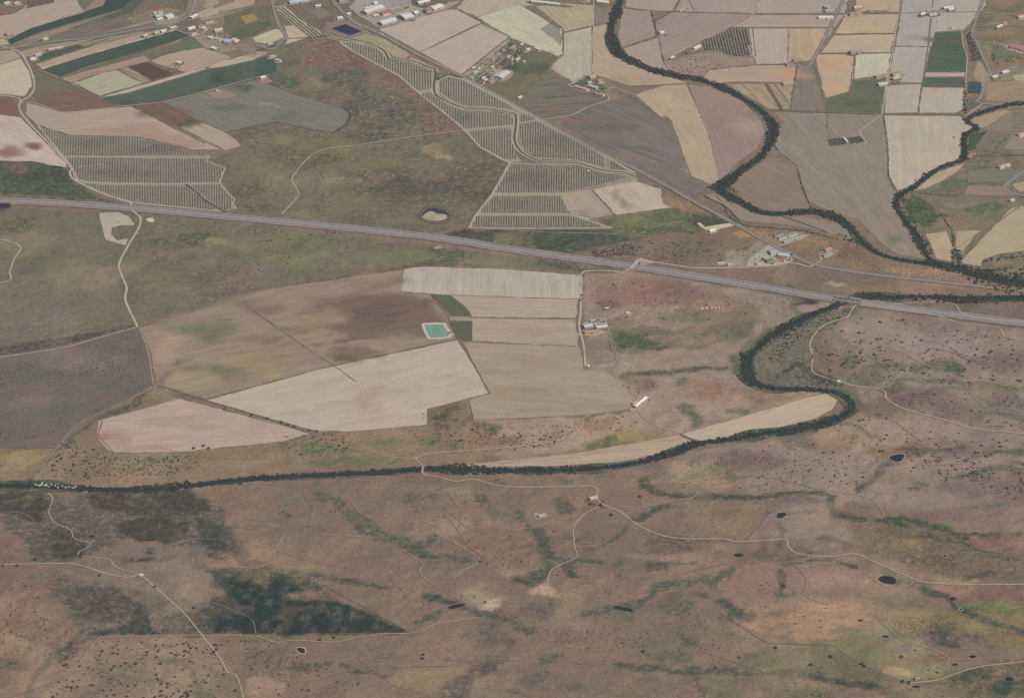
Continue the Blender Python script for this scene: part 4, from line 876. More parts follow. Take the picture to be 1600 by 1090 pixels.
road('485,-30 490,0 540,24 600,56 650,84 722,120 800,162 850,190 925,232 1000,268 1082,314 1152,352 1200,379 1255,407 1282,416 1355,428 1460,440 1600,463 1680,476', 8, 13.5)
road('-60,92 0,80 25,75 75,66 150,59 212,47 262,41 285,31 300,18 320,0 340,-30', 6.5, 10, .94)
road('410,-30 416,0 432,30 448,59 441,64 425,78 405,71 395,68', 6, 9, .935)
road('1590,-30 1555,0 1520,47 1525,65 1546,112 1546,121 1532,152 1536,162 1600,174 1660,184', 6, 9, .94)
road('1546,116 1600,88 1660,60', 6, 8.5, .945); road('1660,190 1600,226 1576,285 1581,302 1600,318 1640,340', 6, 9, .94)
road('1360,-30 1339,0 1268,99 1246,101', 6, 10, .935); road('262,41 290,53 310,57 345,73 385,73 420,72', 4.5, 7, .945)
for s, w in (('-60,30 0,56 22,78 40,95 52,122 53,140 46,151 32,160 31,172 45,192 105,255 112,265 109,271 120,284 170,307 200,314 206,321', 6.5), ('-60,110 0,140 22,152 32,160', 6), ('32,161 60,163 99,176 160,170 205,165 257,159 337,139 400,122 420,117', 3.6),
             ('206,329 217,338 220,345 216,358 200,385 186,413 190,430 198,450 196,470 215,511', 7), ('215,511 150,529 90,545 0,568 -60,585', 3.5), ('-40,340 0,360 27,382 22,405 15,425 12,440 0,453 -40,485', 4.2),
             ('915,575 912,540 905,512 907,490 908,460 909,430 912,425 935,423 965,425 982,428 988,422', 6.5), ('999,411 1015,409 1050,414 1085,419 1130,419 1190,417 1235,411 1262,417 1270,415', 6), ('915,575 920,580 940,582 955,590 975,606 995,619 996,627 985,640', 4.2), ('985,640 940,645 920,649 910,655 911,662 908,668 913,675 905,680 875,688 840,694 800,698 760,702 700,706 665,710 648,717', 4.2),
             ('997,642 1005,653 1030,668 1062,677', 2.6), ('648,717 660,726 661,731', 4), ('648,717 600,712 570,699 535,684', 3), ('648,717 620,706 600,700 575,688', 2.4), ('660,739 665,742 690,746 710,752 740,749 770,757 800,761 850,761 900,760 930,761 934,780 945,790 970,800 1000,822 1050,840 1130,842 1150,846 1200,844 1228,843 1232,855 1250,866 1300,869 1335,865 1360,875 1420,901 1450,910 1520,913 1600,912 1660,911', 4.4),
             ('940,790 915,802 898,820 896,835 898,855 902,870 880,880 862,890 856,905 855,915', 3), ('947,790 1000,792 1040,785 1080,778 1088,772 1090,768', 2.4), ('1268,545 1270,560 1269,580 1290,590 1335,603 1370,607 1384,613 1385,623 1415,640 1480,657 1530,671 1600,682 1660,690', 5), ('1270,560 1266,535 1285,510 1310,500 1325,495 1330,486 1343,476 1400,483 1460,492 1500,505 1560,512 1575,528 1600,533', 3.6), ('1368,607 1392,602 1400,590 1422,573', 2.8),
             ('1346,471 1360,470 1400,475 1440,472 1490,475 1500,487 1520,495 1560,500 1600,504', 3), ('1420,1067 1465,1062 1500,1050 1540,1040 1600,1026 1660,1012', 4.2), ('85,817 110,828 117,842 143,850 122,863 130,869 170,873 180,885 220,899', 3), ('85,817 76,800 83,780 75,770', 3.2), ('-60,886 0,884 85,880 125,883 165,896 200,902 220,899 245,920 285,955 310,985 345,1030 355,1050 372,1060 390,1090 400,1120', 4.2),
             ('720,120 745,103 780,75 807,60', 3), ('738,129 770,105 820,67', 3), ('752,135 790,105 830,75', 3), ('1380,178 1346,203 1344,210 1353,222 1350,226', 4), ('1508,182 1535,163', 4.5), ('1404,22 1391,100 1386,125 1378,178', 4.2), ('1525,65 1560,70 1580,72 1600,80', 4), ('1536,20 1570,22 1600,26 1660,30', 4), ('1524,38 1545,39 1560,36', 3),
             ('845,188 880,182 895,180 920,167 945,160 952,155 945,147 920,142 888,134 897,130 925,116', 4), ('945,143 960,137 980,146 992,147', 3.6), ('1037,95 1100,61 1142,42 1176,25 1200,0 1210,-30', 4), ('1270,415 1284,406 1281,400 1286,393', 3), ('858,109 873,92 870,88 800,60 750,38', 3.2), ('545,62 570,55 577,53 549,33 545,35', 3), ('927,118 924,90 927,43 929,0', 3.4),
             ('440,335 466,306 460,290 458,276 495,238 560,227 640,215 728,204', 3.4), ('1502,47 1505,70 1511,90 1510,112 1508,140', 3.4), ('0,700 0,700', 0)):
    if w:
        low = sum(q[1] for q in pts(s)) / len(pts(s)) > 560
        track('track', s, w * (.62 if low else .70), .90 + .0007 * (len(s) % 40), M_TRACK2 if low else M_TRACK)
for s, w in (('948,512 990,505 1050,492 1110,483 1140,478', 2.6), ('950,512 1040,516 1090,527 1101,537', 2.4), ('950,513 957,545 967,572', 2.4), ('728,356 850,363 960,366 1025,372 1075,385 1120,410', 2.6), ('1000,365 1040,350 1075,346', 2.6), ('1280,415 1300,432 1345,445', 2), ('950,515 960,540 962,560 945,565 920,578', 2),
             ('400,992 430,1003 460,1000 520,1003 560,995 600,990 650,988 680,975 720,968 750,965', 3.2), ('155,995 240,993 330,992 400,992', 2.6), ('155,996 120,1040 88,1056 60,1050', 2.4), ('645,815 690,838 720,852', 2.6), ('630,860 660,880 655,893 665,905 690,920 725,940', 2.6), ('705,838 712,850 740,865 750,875 740,883 720,893 715,902', 2.4), ('490,834 540,837 605,841', 2.2), ('445,835 430,860 427,877 400,888', 2.4), ('400,888 360,885 325,885', 2.4),
             ('800,828 830,824 860,817', 2), ('890,922 920,932', 2.2), ('1310,860 1300,880 1240,877 1225,882', 2), ('1240,920 1270,936 1295,945', 2.4), ('1350,895 1380,915 1400,918 1425,912 1422,905', 2.6), ('1375,970 1410,1000 1425,1005 1460,1015 1490,1032', 2.8), ('1370,970 1330,975 1290,1000', 2), ('1305,1008 1345,1035 1420,1067', 2.2), ('1185,770 1270,766 1320,770 1360,780 1380,800 1378,810', 2.4), ('1510,598 1515,612 1550,640 1600,658', 2.6), ('1460,612 1475,622 1480,630', 2), ('880,762 890,770 930,775', 1.8), ('1000,740 1040,745 1060,745', 2.2), ('985,755 1000,742', 2), ('836,742 845,763', 2.6), ('655,812 690,825', 2), ('1100,818 1080,840', 1.8), ('1385,795 1420,785 1440,765', 2), ('240,602 230,545 217,512', 2.6), ('245,603 170,640 120,665 80,712 60,735', 2.2), ('300,872 305,890 320,900', 2), ('0,450 10,440', 1)):
    track('path', s, w * .8, .88 + .0007 * (len(s) % 30), M_TRAIL, .2)
for s, w in (('1100,750 1190,745 1290,768', 2), ('560,812 600,830 640,850', 2), ('905,700 860,712 780,725', 2), ('1400,660 1440,690', 2), ('1195,1050 1090,1015', 1.6), ('950,950 1000,925 1100,915', 1.8), ('800,1045 860,1032 930,1040', 1.8), ('600,1040 680,1030 760,1035', 1.6), ('430,860 500,880 560,890', 1.8), ('60,700 0,712', 1.6), ('1160,740 1250,720 1330,690', 1.8), ('1240,880 1260,905 1255,925', 1.8), ('1480,830 1540,860 1600,868', 1.6), ('300,420 250,450 225,505', 1.6), ('560,440 480,470 410,480', 1.8), ('530,760 560,800 580,812', 1.8), ('700,770 720,800 715,830', 1.6), ('1040,1005 1000,1040 950,1060', 1.6), ('1120,930 1060,980', 1.6), ('330,940 390,965 400,990', 1.8), ('250,700 330,715 420,718', 1.8)):
    track('path', s, w * .8, .87, M_FAINT, .25)
# a web of faint stock trails over the open plain
for i in range(34):
    x, y = (random.uniform(0, 1600), random.uniform(775, 1085)) if i < 22 else (random.uniform(1290, 1600), random.uniform(510, 760))
    dx = random.choice((-1, 1)); sl = random.uniform(-.5, .5); q = []
    for k in range(random.randint(4, 9)):
        q.append('%.1f,%.1f' % (x, y)); x += dx * random.uniform(8, 22); sl += random.uniform(-.6, .6); y += sl * random.uniform(4, 14)
        if y < 765 and x < 1290: break
        if not (2 < x < 1598 and 500 < y < 1088): break
    if len(q) > 2: track('path', ' '.join(q), random.uniform(.9, 1.5), .865, M_FAINT if i % 3 else M_TRAIL, .35)
# margins between fields: narrow weedy strips, ditches
for s, w in (('380,475 430,510 480,545 530,577 555,596', 4), ('246,601 320,625 400,648 488,678', 5), ('715,530 740,570 765,615', 4.5), ('322,625 500,576 715,531', 3), ('733,626 740,657', 3), ('668,640 668,663', 3), ('735,497 899,499', 3.2), ('924,297 961,337', 4), ('1063,678 1096,692', 5), ('656,82 752,37', 3), ('720,118 797,57', 3), ('855,32 880,45 880,87 872,90 857,110 815,155', 6), ('928,42 880,52', 3.5), ('797,57 750,38', 4), ('880,50 850,30 812,7', 3),
             ('1378,179 1235,174 1204,174', 5), ('1181,45 1130,45 1097,64', 3), ('1182,102 1245,101', 3), ('1181,89 1176,45', 2.5), ('1384,179 1440,179 1508,181', 4), ('1462,74 1398,73', 2.6), ('1462,0 1450,74 1434,178', 3.4), ('1330,154 1338,85', 3), ('1245,102 1235,174', 4), ('1271,101 1292,174 1293,200', 4), ('1285,84 1391,83', 3), ('1304,54 1398,53', 3), ('1143,44 1303,44', 2.6), ('1180,22 1320,22 1404,21 1540,19', 4.5), ('978,13 1015,17 1050,19 1080,20 1180,23', 3), ('970,76 1027,59', 3), ('1098,83 1126,82 1147,91', 3),
             ('57,197 110,212 215,215 290,235 345,238', 4), ('320,225 280,205 208,166', 3), ('280,199 315,190', 2.6), ('110,130 50,108', 3.5), ('154,151 118,131', 3), ('238,127 185,108', 2.6), ('223,131 272,117', 3), ('950,344 890,335', 3), ('350,208 400,196 432,190 478,201 520,208 540,196 546,178', 3.5), ('400,124 470,150 540,172', 2.4), ('560,431 626,421 660,415', 3), ('400,458 300,488 218,512', 4), ('160,658 153,680 178,708', 3), ('1055,0 1085,18', 2), ('700,497 735,498', 2), ('1100,63 1040,95', 3),
             ('1030,905 1200,865', 1.6), ('1165,845 1205,798', 2), ('505,913 640,988', 3), ('520,990 640,989', 2.4), ('1125,958 1200,1005 1305,1008', 1.6), ('730,1085 742,1058', 3), ('600,1043 700,1040', 2), ('1292,174 1292,155', 2), ('1420,318 1470,330', 2), ('1515,245 1560,243 1600,242', 5), ('1550,240 1580,209', 4), ('1445,397 1440,370', 2), ('1501,408 1545,358 1597,320', 4), ('1490,392 1532,362', 2), ('980,146 1033,184 1040,192', 4), ('880,47 875,72', 2), ('1082,153 1073,132 985,135', 2.6)):
    track('field_margin_strip_ground', s, w * .72, .82 + .0011 * (len(s) % 37), M_MARGIN, .3, sm=False)
# dark ploughing seams in the strip field of the north east
for s, w, m in (('1197,132 1222,172', 9, (110, 94, 80)), ('1210,132 1232,160', 5, (128, 116, 98))):
    track('ploughed_strip_ground', s, w, .78, mat_plain('dark ploughed strip', m), .05, sm=False)

CANAL = '513,56 522,61 540,64 580,71 600,80 610,94 640,95 672,106 680,112 679,145 700,160 730,170 755,170 800,177 806,184 806,195 804,220 815,238 837,250 857,254 900,255 940,266 975,270 990,276'
for w, z, m, nm in ((14, .80, M_BANK, 'canal_bank_ground'), (5.5, .84, M_CANAL, 'canal_bed_ground')):
    tag(link(nm, ribbon_mesh(nm, line_px(CANAL, 6), w, z, 0, .05), m), kind='structure')
for s, w in (('733,357 745,335 770,303 797,255 785,250 750,230 727,204 688,172 650,142 625,120 585,99 550,80 530,66', 6), ('653,145 677,143', 4), ('728,204 800,197', 4.5), ('797,254 815,252', 4), ('770,304 830,304 878,304 935,295 995,283', 5), ('745,336 890,336', 4.5), ('890,335 957,357', 5), ('733,357 850,358 957,357', 4), ('878,304 886,322 895,335 920,343', 4), ('812,193 842,188', 4), ('684,128 700,119 725,125 785,157 842,188 945,244 992,271', 6), ('684,128 684,145 702,157 730,168', 4),
             ('102,245 200,246 330,247', 4.5), ('120,280 135,286 165,287 250,288 343,287', 4.5), ('122,262 160,258 200,251', 2), ('60,197 112,262 122,284', 5), ('120,284 155,301 200,317 350,331', 5), ('160,232 200,222 240,215', 2.4), ('115,262 180,255 250,247', 2.4), ('327,243 322,252 352,263 343,285 352,298 367,312 362,320 370,327', 3.5), ('530,66 560,67 590,75', 4)):
    track('grove_track', s, w, .83 + .0013 * (len(s) % 29), M_BANK, .08, sm=False)
for s, w in (('290,288 310,303 318,312 335,322 352,332', 5), ('1200,330 1290,362', 3), ('1100,306 1135,325 1155,345', 5), ('480,60 512,56', 4), ('540,172 548,180 542,193 522,207', 4), ('640,110 678,113', 2), ('448,61 470,60 513,58', 3.5), ('400,80 430,72 448,61', 5)):
    track('ditch_ground', s, w, .86 + .0011 * (len(s) % 23), M_DITCH, .15)

# ---- water
M_RIVER = mat_water('river water', (0.022, 0.030, 0.032), .3, .08)
M_POND = mat_water('pond water', (0.020, 0.019, 0.022), .3, .06)
RIV_UP = '985,-30 985,0 962,22 955,50 962,80 985,95 1012,107 1050,117 1088,124 1125,136 1162,155 1190,175 1206,192 1210,202 1206,216 1196,236 1182,251 1162,264 1140,280 1124,292 1135,305 1160,319 1185,331 1215,335 1270,331 1298,337 1322,350 1338,368 1362,390 1395,404 1440,411 1480,416 1520,427 1560,437 1600,450 1660,465'
RIV_TR = '1660,140 1600,155 1575,165 1545,173 1522,181 1512,191 1527,201 1508,211 1507,235 1504,250 1480,258 1455,271 1427,294 1407,304 1400,320 1410,340 1430,365 1440,385 1452,405 1462,413'
RIV_LO = '1660,470 1600,466 1550,467 1500,469 1475,465 1425,464 1400,466 1360,463 1325,470 1300,480 1250,500 1212,521 1182,545 1169,560 1165,580 1172,595 1195,605 1225,608 1265,609 1300,612 1322,621 1332,635 1320,648 1285,662 1240,672 1200,676 1150,685 1092,693 1050,707 1000,722 940,731 860,735 760,735 700,733 660,733 600,738 500,743 400,748 300,758 240,765 170,765 110,762 60,759 0,761 -60,764'
for s, w in ((RIV_UP, 9), (RIV_TR, 5), (RIV_LO, 12)):
    p = line_px(s, 8)
    track('river_bank_ground', s, w * 2.1, .74, mat_plain('damp bank', (74, 86, 72), .25, .2, .95, c2=(104, 104, 86)), .42)
    tag(link('river_water', ribbon_mesh('river_water', p, w, .79, 0, .15), M_RIVER), kind='structure')


def pond(s, wc, rim=None, rimw=4.0, rimc=(160, 142, 124), n=4, m=None, name='pond_water', z=.95, rn='pond_bank_ground'):
    g = smooth(gpts(s), True, n) if n > 1 else gpts(s)
    c = np.mean(g, 0)
    if rim:
        out = [c + (np.array(p) - c) * (1 + rim * (1 + random.uniform(-.25, .35) * (n > 1)) / np.hypot(*(np.array(p) - c))) for p in g]
        me = poly_mesh(rn, out, z - .03, 8, .3)
        tag(link(rn, me, mat_plain(rn, rimc, .12, .2, .95)), kind='structure')
    me = poly_mesh(name, g, z, 10, 0.2)
    return tag(link(name, me, m or mat_water('water', wc, .35, .07)), kind='structure')


pond('517,45 540,38.5 566,49.5 546,56.5', (0.014, 0.020, 0.042), 9, rimc=(140, 122, 116), n=1, name='reservoir_water')
pond('663,509 668,507.6 690,507.6 694,509.5 701,523.5 698,526.5 676,528 671,526', (0.165, 0.285, 0.195), 7, rimc=(188, 176, 156), n=2, name='reservoir_water')
pond('1514,128 1534,129 1532,147 1513,146', (0.035, 0.065, 0.055), None, n=1)
pond('659,339 662,333 668,327 680,326 694,330 701,336 699,343 688,346.5 672,345', (0.03, 0.035, 0.04), 10, rimc=(104, 98, 80))
pond('660,340 668,332 676,331 682,334 697,336 698,342 687,345.5 672,345', (0.36, 0.30, 0.19), None, z=.97)
for s, c in (('1389,716 1393,712 1402,710 1412,710 1413,714 1407,721 1398,721', (180, 164, 152)), ('1214,803 1220,801 1229,802 1228,805 1222,809 1215,809', (150, 134, 124)), ('1373,904 1380,900 1393,901 1400,906 1398,912 1388,912 1378,909', None), ('1147,866 1153,864.5 1160,866 1159,869 1151,869.5', None), ('700,948 712,944 724,943 727,945 718,949 706,951.5 700,950', (136, 120, 104)), ('959,947 968,947 982,950 989,953 988,955.5 974,954 963,951', (112, 106, 90)), ('463,1013 470,1011.5 476,1014 477,1019 472,1021 465,1017', (200, 186, 160)),
             ('1377,994 1383,992 1390,994 1387,996.5 1380,996', (176, 160, 150)), ('1220,916 1225,914.5 1229,916 1224,917.5', None), ('1340,969 1345,967.5 1349,969 1345,970.5', None), ('1484,935 1489,933 1495,935 1490,937.5', None), ('1514,1025 1520,1023.5 1526,1025 1521,1027.5', None), ('1487,1038 1492,1036.5 1498,1038 1492,1039.5', None), ('1517,833 1524,831.5 1530,833 1524,835', (150, 138, 124)), ('1571,1060 1577,1057 1584,1061 1577,1064', None), ('1472,868 1477,866.5 1481,868.5 1476,870', (170, 152, 130)), ('1499,951 1502,950 1504,953 1500,953.5', (172, 164, 150)), ('1426,1072 1433,1071 1438,1073 1430,1074', None), ('0,320 8,318 16,321 8,325 0,326', None)):
    pond(s, (0.022, 0.022, 0.030), 1.3 if c else None, rimc=c or (0, 0, 0), m=M_POND)

# ================================================================== TREES, ROWS, SCRUB
def ico(sub):
    bm = bmesh.new()
    bmesh.ops.create_icosphere(bm, subdivisions=sub, radius=1.0)
    V = np.array([v.co[:] for v in bm.verts]); Fc = np.array([[v.index for v in f.verts] for f in bm.faces])
    bm.free()
    return V, Fc


ICO1, ICO2 = ico(1), ico(2)


def crown_np(seed, blobs=7, h=0.55, base=0.25, sub=ICO1, leaves=60):
    """crown of unit radius: clumps of uneven size and loose sprays of leaves between them"""
    r = np.random.default_rng(seed)
    Vs, Fs, k = [], [], 0
    for i in range(blobs):
        a, d = r.uniform(0, 6.283), (0 if i == 0 else r.uniform(.35, .68))
        s = r.uniform(.34, .5) if i else .62
        c = np.array([d * math.cos(a), d * math.sin(a), base + h * (r.uniform(.35, .8) if i else .55)])
        V = sub[0] * (1 + .28 * r.uniform(-1, 1, (len(sub[0]), 1))) * s * np.array([1, 1, h * 1.25]) + c
        Vs.append(V); Fs.append(sub[1] + k); k += len(V)
    if leaves:
        a = r.uniform(0, 6.283, leaves); ph = r.uniform(-.3, 1.2, leaves); d = r.uniform(.8, 1.05, leaves)
        C = np.stack([d * np.cos(a) * np.cos(ph), d * np.sin(a) * np.cos(ph), base + h * (.45 + .62 * np.sin(ph))], 1)
        T = C[:, None, :] + r.uniform(-.16, .16, (leaves, 3, 3))
        Vs.append(T.reshape(-1, 3)); Fs.append(np.arange(leaves * 3).reshape(-1, 3) + k)
    return np.concatenate(Vs), np.concatenate(Fs)


def trunk_np(hh=.55, r0=.07):
    Vs, Fs = [], []
    rings = [((0, 0, 0), r0 * 1.3), ((.01, 0, hh * .45), r0), ((.05, .03, hh), r0 * .55)]
    def tube(rings, n=6):
        k = sum(len(v) for v in Vs)
        for c, rr in rings:
            Vs.append(np.array([(c[0] + rr * math.cos(j * 6.283 / n), c[1] + rr * math.sin(j * 6.283 / n), c[2]) for j in range(n)]))
        for i in range(len(rings) - 1):
            for j in range(n):
                Fs.append((k + i * n + j, k + i * n + (j + 1) % n, k + (i + 1) * n + (j + 1) % n, k + (i + 1) * n + j))
    tube(rings)
    tube([((0, 0, hh * .42), r0 * .7), ((.22, .05, hh * .9), r0 * .3)]); tube([((0, 0, hh * .4), r0 * .7), ((-.2, -.12, hh * .95), r0 * .3)])
    return np.concatenate(Vs), np.array(Fs)


M_OAK = mat_leaf('holm oak leaves', (0.034, 0.031, 0.023), (0.070, 0.062, 0.045), 4)
M_RIVT = mat_leaf('riverside leaves', (0.014, 0.021, 0.016), (0.042, 0.056, 0.036), 22)
M_OLIVE = mat_leaf('olive leaves', (0.045, 0.055, 0.040), (0.085, 0.090, 0.062), 4)
M_SCRUB = mat_leaf('scrub leaves', (0.044, 0.043, 0.037), (0.078, 0.073, 0.058), 3)
M_ROW = mat_leaf('orchard leaves', (0.100, 0.092, 0.066), (0.180, 0.160, 0.118), 14)
M_BARK = mat_plain('bark', (92, 78, 66), .15, 2, .95)

oak_np = [crown_np(i, 7, .55, .22) for i in range(8)]
oak_me = [mesh_np('crown', *v) for v in oak_np]
riv_np = [crown_np(50 + i, 8, 1.15, .3) for i in range(8)]
riv_me = [mesh_np('crown', *v) for v in riv_np]
trunk_me = mesh_np('trunk', *trunk_np())
trunk_tall = mesh_np('trunk', *trunk_np(.9, .06))
for m in oak_me: m.materials.append(M_OAK)
for m in riv_me: m.materials.append(M_RIVT)
trunk_me.materials.append(M_BARK); trunk_tall.materials.append(M_BARK)
lite_oak = [crown_np(100 + i, 4, .55, .15, ICO1, 14) for i in range(8)]
lite_riv = [crown_np(120 + i, 5, 1.1, .2, ICO1, 24) for i in range(8)]
bush_np = [crown_np(140 + i, 2, .7, .1, (ICO1[0], ICO1[1]), 6) for i in range(6)]


def merged(name, plants, shapes, mat, kind='stuff'):
    """plants: rows of (x, y, radius, height factor, turn)"""
    Vs, Fs, k = [], [], 0
    for i, (x, y, r, hf, a) in enumerate(plants):
        V, Fc = shapes[i % len(shapes)]
        c, s = math.cos(a), math.sin(a)
        W = np.empty_like(V)
        W[:, 0] = (V[:, 0] * c - V[:, 1] * s) * r + x; W[:, 1] = (V[:, 0] * s + V[:, 1] * c) * r + y; W[:, 2] = V[:, 2] * r * hf
        Vs.append(W); Fs.append(Fc + k); k += len(V)
    return tag(link(name, mesh_np(name, np.concatenate(Vs), np.concatenate(Fs)), mat), kind=kind)


def tree_thing(name, label, cat, group, x, y, r, hf, a, crown, trunk):
    o = bpy.data.objects.new(name, None); COL.objects.link(o)
    o.location = (x, y, 0); o.rotation_euler = (0, 0, a); o.scale = (r, r, r * hf); o.empty_display_size = 1
    tag(o, label, cat, group)
    c = link('crown', crown, None, o); t = link('trunk', trunk, None, o)
    return o


OAKK = 1.0


def scatter_px(poly, n, sizes, clump=0.0):
    """n plants in a photo polygon -> (x, y, r, hf, a, py)"""
    q = pts(poly)
    xs, ys = [p[0] for p in q], [p[1] for p in q]
    out, guard = [], 0
    cl = [(random.uniform(min(xs), max(xs)), random.uniform(min(ys), max(ys))) for _ in range(max(3, n // 14))]
    while len(out) < n and guard < n * 60:
        guard += 1
        if random.random() < clump:
            c = random.choice(cl); x, y = random.gauss(c[0], 14), random.gauss(c[1], 6)
        else: x, y = random.uniform(min(xs), max(xs)), random.uniform(min(ys), max(ys))
        if not inside(q, x, y): continue
        if any(abs(x - o[6]) < 3.2 and abs(y - o[5]) < 1.5 for o in out[-400:]): continue
        g = G(x, y); r = random.triangular(*sizes) * OAKK
        out.append((g[0], g[1], r, random.uniform(.38, .65), random.uniform(0, 6.28), y, x))
    return out


OAKS = []
OAKK = .78


def oaks(poly, n, label, sizes=(2.2, 5.2, 3.6), clump=.3):
    n = int(n * 1.3)
    OAKS.extend((p, label) for p in scatter_px(poly, n, sizes, clump))


oaks('100,998 350,1000 385,1090 45,1090 95,1050', 210, 'small dark holm oak densely scattered on the brown corner pasture left of the diagonal track', (1.8, 5.0, 3.2), .15)
oaks('0,930 60,945 120,985 100,1020 0,1060', 130, 'low grey-green oak bush speckling the orange slope west of the green gully', (1.2, 3.4, 2.0), .35)
oaks('350,1000 440,1000 470,1030 520,1040 520,1060 400,1055', 70, 'tiny dark oak bush on the pasture south of the small white-banked pond', (1.4, 3.6, 2.2), .4)
oaks('400,1055 560,1045 600,1090 410,1090', 26, 'lone dark oak on the purple-brown pasture at the bottom edge beside the pale pink patch', (2, 4, 3), .2)
oaks('0,860 40,885 80,960 0,930', 12, 'scattered dark oak on the bare red-brown slope at the left edge below the river', (2, 4.2, 3), .1)
oaks('1270,495 1345,488 1500,515 1600,540 1600,600 1480,600 1380,590 1290,585 1272,560', 150, 'dark round oak in the scattered stand just below the motorway right of the river bend', (2.6, 5.6, 3.8), .25)
oaks('1340,640 1400,650 1520,680 1600,700 1600,770 1500,760 1420,735 1350,720 1240,700 1240,690', 120, 'dark round oak on the pinkish slope around the large dark pond', (2.2, 4.8, 3.4), .3)
oaks('1180,690 1240,700 1350,725 1350,760 1180,765', 55, 'small dark oak on the pasture left of the large dark pond, below the strip field', (2, 4.2, 2.8), .3)
oaks('1480,700 1600,690 1600,790 1500,775 1460,740', 55, 'dark oak clustered on the pale slope at the right edge below the white track', (2.2, 4.6, 3.2), .5)
oaks('1380,610 1600,600 1600,680 1520,665 1420,640', 60, 'dark oak on the grey-brown hillside above the white track at the right edge', (2, 4.6, 3.2), .2)
oaks('1040,700 1180,700 1190,765 1060,765', 26, 'tiny dark oak scattered between the river belt and the grey-green gully', (1.8, 3.6, 2.6), .3)
oaks('80,690 150,690 160,720 140,752 80,745', 40, 'dark oak near the left edge just above the river beside the dry stream bed', (2.2, 5, 3.4), .5)
oaks('130,712 310,712 310,728 270,742 150,745', 150, 'small dark oak in the dense band between the pink field and the river', (1.6, 4.2, 2.6), .5)
oaks('445,680 560,676 540,705 470,715 430,700', 60, 'small dark oak below the tip of the big pale field beside the river track', (1.8, 4.6, 2.8), .4)
oaks('640,672 740,660 790,668 790,695 700,705 640,695', 62, 'small dark oak below the notch of the big pale field above the riverside track', (1.8, 4.4, 2.8), .4)
oaks('795,665 905,655 905,672 860,700 800,705', 56, 'small dark oak inside the loop of the track above the strip field', (1.8, 4.4, 2.8), .4)
oaks('910,650 985,645 1000,665 930,680', 12, 'lone dark oak on the pasture just below the long white barn', (2, 4, 3), .1)
oaks('930,590 1030,590 1040,620 1010,632', 12, 'dark oak above the long white barn beside the field track', (2, 4, 3), .2)
oaks('920,435 1150,460 1160,500 930,500', 30, 'dark oak dotted over the red-brown pasture right of the striped pale field', (2, 4.6, 3), .3)
oaks('925,392 985,380 1005,388 990,398 935,402 925,398', 75, 'dark oak in the tight grove just above the motorway left of the overpass', (2.4, 5, 3.4), .2)
oaks('870,398 930,396 1060,395 1050,412 990,408 900,412', 40, 'dark oak on the brown verge above the motorway beside the overpass', (1.8, 4, 2.6), .3)
oaks('1000,375 1190,378 1180,410 1060,412 1010,395', 46, 'dark oak on the brown grazing north of the overpass track', (2, 4.6, 3), .3)
oaks('860,405 930,418 930,424 850,418', 24, 'dark oak on the green verge below the motorway above the striped field', (1.6, 3.4, 2.4), .3)
oaks('1370,408 1440,420 1560,440 1550,456 1440,438 1360,424', 170, 'tiny dark oak bush on the orange-brown slope between the river wood and the road', (1.0, 2.8, 1.8), .3)
oaks('1170,355 1260,362 1330,375 1390,405 1350,420 1290,412 1220,385', 110, 'dark oak bush on the ochre ground around the three long sheds', (1.0, 3.0, 2.0), .4)
oaks('1130,470 1250,460 1230,500 1160,510', 26, 'small oak on the pasture below the motorway left of the river bridge', (1.6, 3.6, 2.4), .2)
oaks('380,345 470,350 560,370 560,385 440,420 390,440 400,400', 40, 'dark oak on the olive-green pasture just below the motorway left of centre', (2, 4.6, 3), .3)
oaks('405,275 500,260 640,265 600,330 440,330 400,300', 24, 'dark oak on the olive hill above the motorway beside the forked trail', (2, 4.6, 3), .1)
oaks('540,145 680,150 690,200 640,250 560,215 540,180', 34, 'dark oak on the reddish hill left of the long orchard', (2.2, 5.2, 3.6), .2)
oaks('690,235 780,240 760,275 640,250', 12, 'dark oak on the hill beside the lower orchard corner', (2, 4.6, 3), .3)
oaks('150,330 350,340 380,430 330,470 230,500', 16, 'dark oak on the plain pasture right of the white gravel track', (1.6, 4, 2.6), .1)
oaks('1390,965 1480,960 1490,985 1440,995 1400,980', 170, 'tiny dark bush speckling the yellow pasture right of the ringed pond', (.9, 2.4, 1.5), .3)
oaks('1500,945 1600,940 1600,1010 1540,1005 1500,980', 110, 'tiny dark bush on the olive-yellow slope at the lower right edge', (.9, 2.4, 1.5), .4)
oaks('800,960 1130,950 1260,985 1190,1010 1000,1035 820,1030', 105, 'tiny dark oak dotted over the bare brown hills of the lower middle', (1.2, 3.2, 2.0), .5)
oaks('700,830 800,830 930,820 960,860 900,900 700,910', 52, 'dark oak near the green cross-shaped gullies below the small farm', (1.6, 3.8, 2.6), .3)
oaks('420,780 640,770 780,760 760,830 640,840 480,830', 34, 'dark oak on the brown pasture just south of the river left of the ford', (1.6, 3.6, 2.4), .3)
oaks('600,900 780,930 780,960 640,970', 12, 'dark oak on the bare slope around the long dark pool', (1.6, 3.6, 2.6), .2)
oaks('1100,880 1200,900 1300,940 1300,1000 1150,990', 18, 'dark oak on the pale parcel below the round pool beside the white road', (1.4, 3, 2), .3)
oaks('1200,1060 1300,1070 1330,1090 1200,1090', 30, 'tiny dark oak at the bottom edge below the dark green gully', (1.4, 3.2, 2.2), .3)
oaks('1400,1010 1600,1040 1600,1090 1400,1090', 40, 'dark oak in the green hollow below the white road at the lower right corner', (1.4, 3.8, 2.4), .4)
oaks('640,655 665,642 690,650 735,650 735,658 700,660', 14, 'dark oak lining the lower edge of the green notch in the big pale field', (2, 4, 3), .3)
